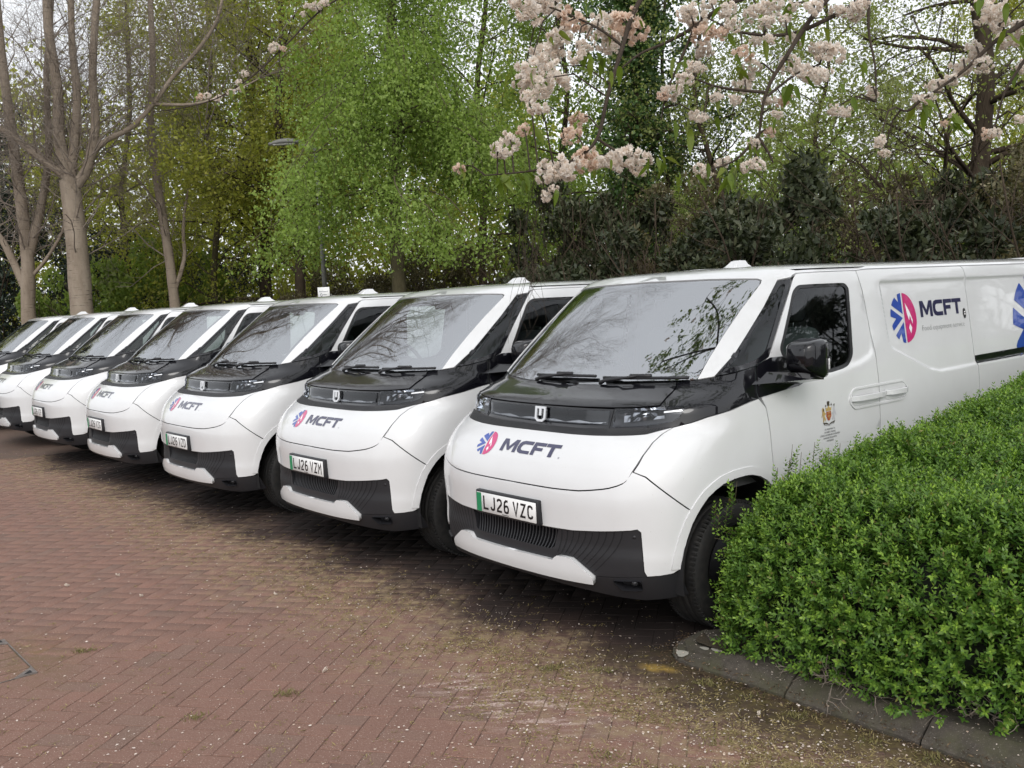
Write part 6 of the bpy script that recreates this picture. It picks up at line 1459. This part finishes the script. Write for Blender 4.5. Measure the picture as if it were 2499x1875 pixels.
# thin bare strands that droop before the second van
for k in range(9):
    x0 = 1178 + rnd.uniform(-22, 30); L = [(x0, 330 + rnd.uniform(0, 60), 4.45)]; x = x0; y = L[0][1]
    while y < 600 + 16 * k: y += 55; x += rnd.uniform(-14, 5) if y < 560 else rnd.uniform(-22, 12); L.append((x, y, 4.45))
    ct.trunk([at(*q) for q in L], .0016, .0008, 3, 2)
    for j in range(3, len(L) - 1):
        if rnd.random() < .7: a0 = L[j]; ct.trunk([at(*a0), at(a0[0] + rnd.uniform(-22, 22), a0[1] + 30, 4.45), at(a0[0] + rnd.uniform(-36, 36), a0[1] + 75, 4.45)], .0011, .0007, 3, 2)
# limbs that carry the boughs, above the picture
for a, b_, c_ in ((trunk_top, (3.2, 3.6, 3.9), at(1720, -80, 4.3)), (trunk_top, (2.6, 4.0, 4.3), at(1430, -70, 4.7)), (trunk_top, (3.4, 3.4, 3.4), at(2330, -40, 3.7)), ((2.6, 4.0, 4.3), (1.0, 5.0, 4.6), at(960, -170, 6.2)), ((3.2, 3.6, 3.9), (2.4, 3.9, 3.8), at(1850, -70, 4.0)), ((3.2, 3.6, 3.9), (2.6, 3.9, 3.8), at(1880, -60, 4.1)), ((3.2, 3.6, 3.9), (2.7, 3.8, 3.75), at(2000, -70, 4.1)), ((3.4, 3.4, 3.4), (3.0, 3.5, 3.3), at(2260, 60, 3.6))):
    ct.trunk([tuple(a), b_, tuple(c_)], .06 if Vector(a) == trunk_top else .03, .016, 7, 5)
CL = [(1150, 12, 45), (1185, 8, 40), (1235, 48, 36), (1215, 80, 30), (1180, 118, 40), (1150, 148, 40), (1205, 160, 36), (1170, 185, 32), (1162, 232, 26), (1130, 180, 24), (1250, 262, 26), (1236, 296, 28), (1132, 284, 20), (1085, 328, 25), (1102, 305, 24), (1076, 318, 18), (992, 366, 17), (1182, 374, 32), (1222, 366, 38), (1262, 352, 36), (1300, 343, 36), (1342, 344, 38), (1386, 352, 34), (1178, 424, 16), (1196, 410, 13), (1345, 60, 42), (1375, 75, 34), (1320, 92, 30), (1290, 70, 26), (1300, 40, 26), (1245, 120, 24), (1265, 95, 22), (1140, 210, 22)]
for x, y, r in ((600, 90, 90), (640, 170, 80), (560, 60, 60), (640, 240, 60), (720, 170, 50), (900, 60, 70), (830, 270, 60), (880, 330, 50), (840, 420, 70), (480, 450, 70), (440, 480, 40), (545, 390, 50), (590, 325, 45), (620, 335, 40), (700, 475, 40), (790, 490, 40), (600, 575, 42), (640, 580, 36), (960, 490, 45), (1030, 500, 50), (1060, 320, 60), (1130, 350, 70), (1210, 380, 70), (1260, 265, 80), (1200, 235, 50), (1080, 190, 45), (1290, 545, 45), (1340, 550, 42), (960, 655, 40), (890, 705, 38), (855, 820, 48), (905, 805, 45), (735, 795, 45), (620, 835, 42), (650, 850, 36), (1460, 450, 46), (1510, 690, 42), (1530, 750, 36), (1700, 500, 50), (1735, 480, 46), (1780, 420, 56), (1850, 390, 48), (1910, 330, 70), (1970, 250, 60), (2010, 320, 56), (2050, 60, 85), (2010, 30, 60), (2100, 120, 60), (2140, 190, 75), (2190, 130, 50), (2200, 330, 50), (2030, 665, 45), (2070, 655, 36), (2190, 590, 36), (1360, 60, 70), (1300, 60, 50), (1410, 30, 50), (1180, 40, 60), (1000, 30, 60), (950, 110, 50), (1040, 100, 40), (760, 60, 60), (660, 20, 50), (1000, 560, 34), (1860, 560, 24), (1820, 610, 28), (780, 130, 45), (900, 200, 40), (960, 190, 36), (1080, 30, 40)):
    CL.append((1239 + .4397 * x, .4397 * y, r * .4397 * .92))
FAR = [(432, 212, 11), (448, 208, 9), (470, 212, 10), (500, 200, 10), (520, 192, 9), (516, 178, 8), (530, 160, 10), (592, 104, 13), (610, 106, 9), (672, 12, 15), (690, 22, 10), (700, 8, 12), (655, 30, 8)]
BPa = np.array([tuple(p) for p in BP])
def place_cluster(px, py, rpx, Y=None, far=False):
    if Y is None:
        q0 = np.array([BPa[:, 0] * 0, BPa[:, 0] * 0]); rel = BPa - np.array([0, 0, CAM_H]); d = rel @ np.array(_fwd); ix = 2212 * (.5 + CAM_F * (rel @ np.array(_right)) / d); iy = 829.8 - 2212 * CAM_F * (rel @ np.array(_up)) / d
        j = int(np.argmin((ix - px)**2 + (iy - py)**2)); Y = BPa[j][1] + rnd.uniform(-.12, .12); nearest = BP[j]
    else: nearest = None
    c = at(px, py, Y); r = rpx / (2212 * CAM_F) * Y * 1.1; pink = rnd.random() < .14
    me = CLP[rnd.randrange(2)] if pink else CLM[rnd.randrange(4)]
    o = bpy.data.objects.new('blossom_cluster', me); COL.objects.link(o); o.parent = cherry; o.location = c - TRK; o.scale = (r, r, r); o.rotation_euler = (rnd.uniform(-.6, .6), rnd.uniform(-.6, .6), rnd.uniform(0, 6.28))
    if nearest is not None:
        v = c - nearest
        if v.length > .05: ct.mb.tube([nearest, nearest.lerp(c, .5) + Vector((0, 0, .25 * v.length)), c + Vector((0, 0, r * .4))], [.0045, .0035, .0025], 5, False, False)
    return c, r
CC = [place_cluster(*q) for q in CL] + [place_cluster(*q) for q in FAR]
def leaf_at(c, L, d=None):
    o = bpy.data.objects.new('leaf', CLF[rnd.randrange(3)]); COL.objects.link(o); o.parent = cherry; o.location = Vector(c) - TRK
    o.scale = (L, L, L); o.rotation_euler = (rnd.uniform(-.9, .9), rnd.uniform(.35, 1.35), rnd.uniform(0, 6.28))
for (px, py, Y, n) in ((1115, 380, 4.3, 9), (1095, 385, 4.3, 5), (1140, 378, 4.3, 5), (1002, 352, 4.3, 4), (1425, 345, 4.35, 6), (1480, 378, 3.9, 4), (1565, 375, 3.9, 6), (1590, 372, 3.9, 4), (1470, 60, 4.1, 3), (1475, 130, 4.0, 3), (1475, 270, 3.9, 3), (1700, 195, 3.9, 4), (1640, 85, 3.9, 3), (1590, 150, 4, 3), (2000, 225, 3.7, 5), (2060, 270, 3.6, 4), (2100, 10, 3.7, 3), (2190, 70, 3.6, 3), (1245, 118, 4.4, 3), (1120, 195, 4.4, 3), (1290, 120, 4.3, 3), (1140, 265, 4.35, 2), (1625, 320, 3.9, 2), (690, 12, 6, 3), (1860, 130, 4, 2), (1720, 55, 4, 3), (1105, 30, 4.5, 2), (1330, 150, 4.2, 3)):
    for _ in range(n): leaf_at(at(px + rnd.uniform(-22, 22), py + rnd.uniform(-14, 10), Y + rnd.uniform(-.08, .08)), rnd.uniform(.065, .105))
for c, r in CC:
    for _ in range(rnd.choice((0, 1, 1, 1))): leaf_at(c + Vector((rnd.gauss(0, r), rnd.gauss(0, r), rnd.gauss(0, r * .5) + r * .3)), rnd.uniform(.05, .09))
# the rest of the crown, over the nearest van and out of the picture (it shows in the glass and on the bonnet)
top = Twigs(640)
for (a, b_) in (((2.6, 4.0, 4.3), (-.6, 5.2, 4.9)), ((1.0, 5.0, 4.6), (.4, 7.4, 5.4)), ((3.2, 3.6, 3.9), (3.0, 6.6, 5.2)), ((2.6, 4.0, 4.3), (1.2, 3.0, 5.4)), ((1.0, 5.0, 4.6), (-1.2, 6.6, 5.2))):
    A = Vector(a); Bv = Vector(b_); S = ct.trunk([a, tuple(A.lerp(Bv, .5) + Vector((0, 0, .25))), b_], .028, .008, 6, 6)
    for q in S[3:]:
        for _ in range(2): top.grow(q, Vector((top.r.gauss(0, 1), top.r.gauss(0, 1), top.r.uniform(-.1, .6))), top.r.uniform(.5, 1.1), .008, 1, .8, .05, (2, 4), .55, 4, .15, 5, 2)
te = np.array(top.ends); ok = ~in_view(te, .01); te = te[ok]
ct.mb.merge(top.mb) if False else None
mb2 = MB(); 
for q in top.mb.v: pass
m = MB(); m.v = [tuple(Vector(v) - TRK) for v in ct.mb.v]; m.f = ct.mb.f; m.sm = ct.mb.sm; m.build('trunk', MT['cherry_bark'], cherry)
m = MB(); m.v = [tuple(Vector(v) - TRK) for v in top.mb.v]; m.f = top.mb.f; m.sm = top.mb.sm; o = m.build('upper_twigs', MT['cherry_bark'], cherry); o['kind'] = 'stuff'
V = leaves(te, 4200, .10, .052, .06, 641, .5); o = obj('upper_leaves', mesh_np('upper_leaves', V - np.array(TRK[:]), qfaces(4200)), MT['lf_cherry'], cherry); o['kind'] = 'stuff'
sel = te[np.random.default_rng(3).integers(0, len(te), 60)]
for q in sel:
    o = bpy.data.objects.new('blossom_cluster', CLM[rnd.randrange(4)]); COL.objects.link(o); o.parent = cherry; o.location = Vector(q) - TRK; r = rnd.uniform(.04, .075); o.scale = (r, r, r); o.rotation_euler = (rnd.random() * 3, rnd.random() * 3, 0)
# fallen flower heads on the paving
for i, ((px, py), r, lb) in enumerate((((702, 1452), .020, 'fallen white flower head alone on the open paving'), ((595, 1286), .016, 'fallen flower head between the moss band and the open paving'), ((1640, 1545), .016, 'fallen flower head nearest the kerb'), ((145, 1268), .022, 'fallen flower head on the paving at far left'), ((255, 1245), .020, 'fallen flower head left of the moss band'), ((305, 1290), .018, 'fallen flower head a little left of the middle van'))):
    z_ = 0; a = (px / 2212 - .5) / CAM_F; b_ = -(py - 829.8) / 2212 / CAM_F; d = _right * a + _up * b_ + _fwd; t_ = -CAM_H / d.z; p = Vector((d.x * t_, d.y * t_, r * .6))
    o = obj('flower_head', CLM[i % 4], None, None, p); o.scale = (r, r, r * .7); o.rotation_euler = (rnd.random(), rnd.random(), rnd.random() * 6); tag(o, lb, 'flower', 'fallen flower heads on the paving')
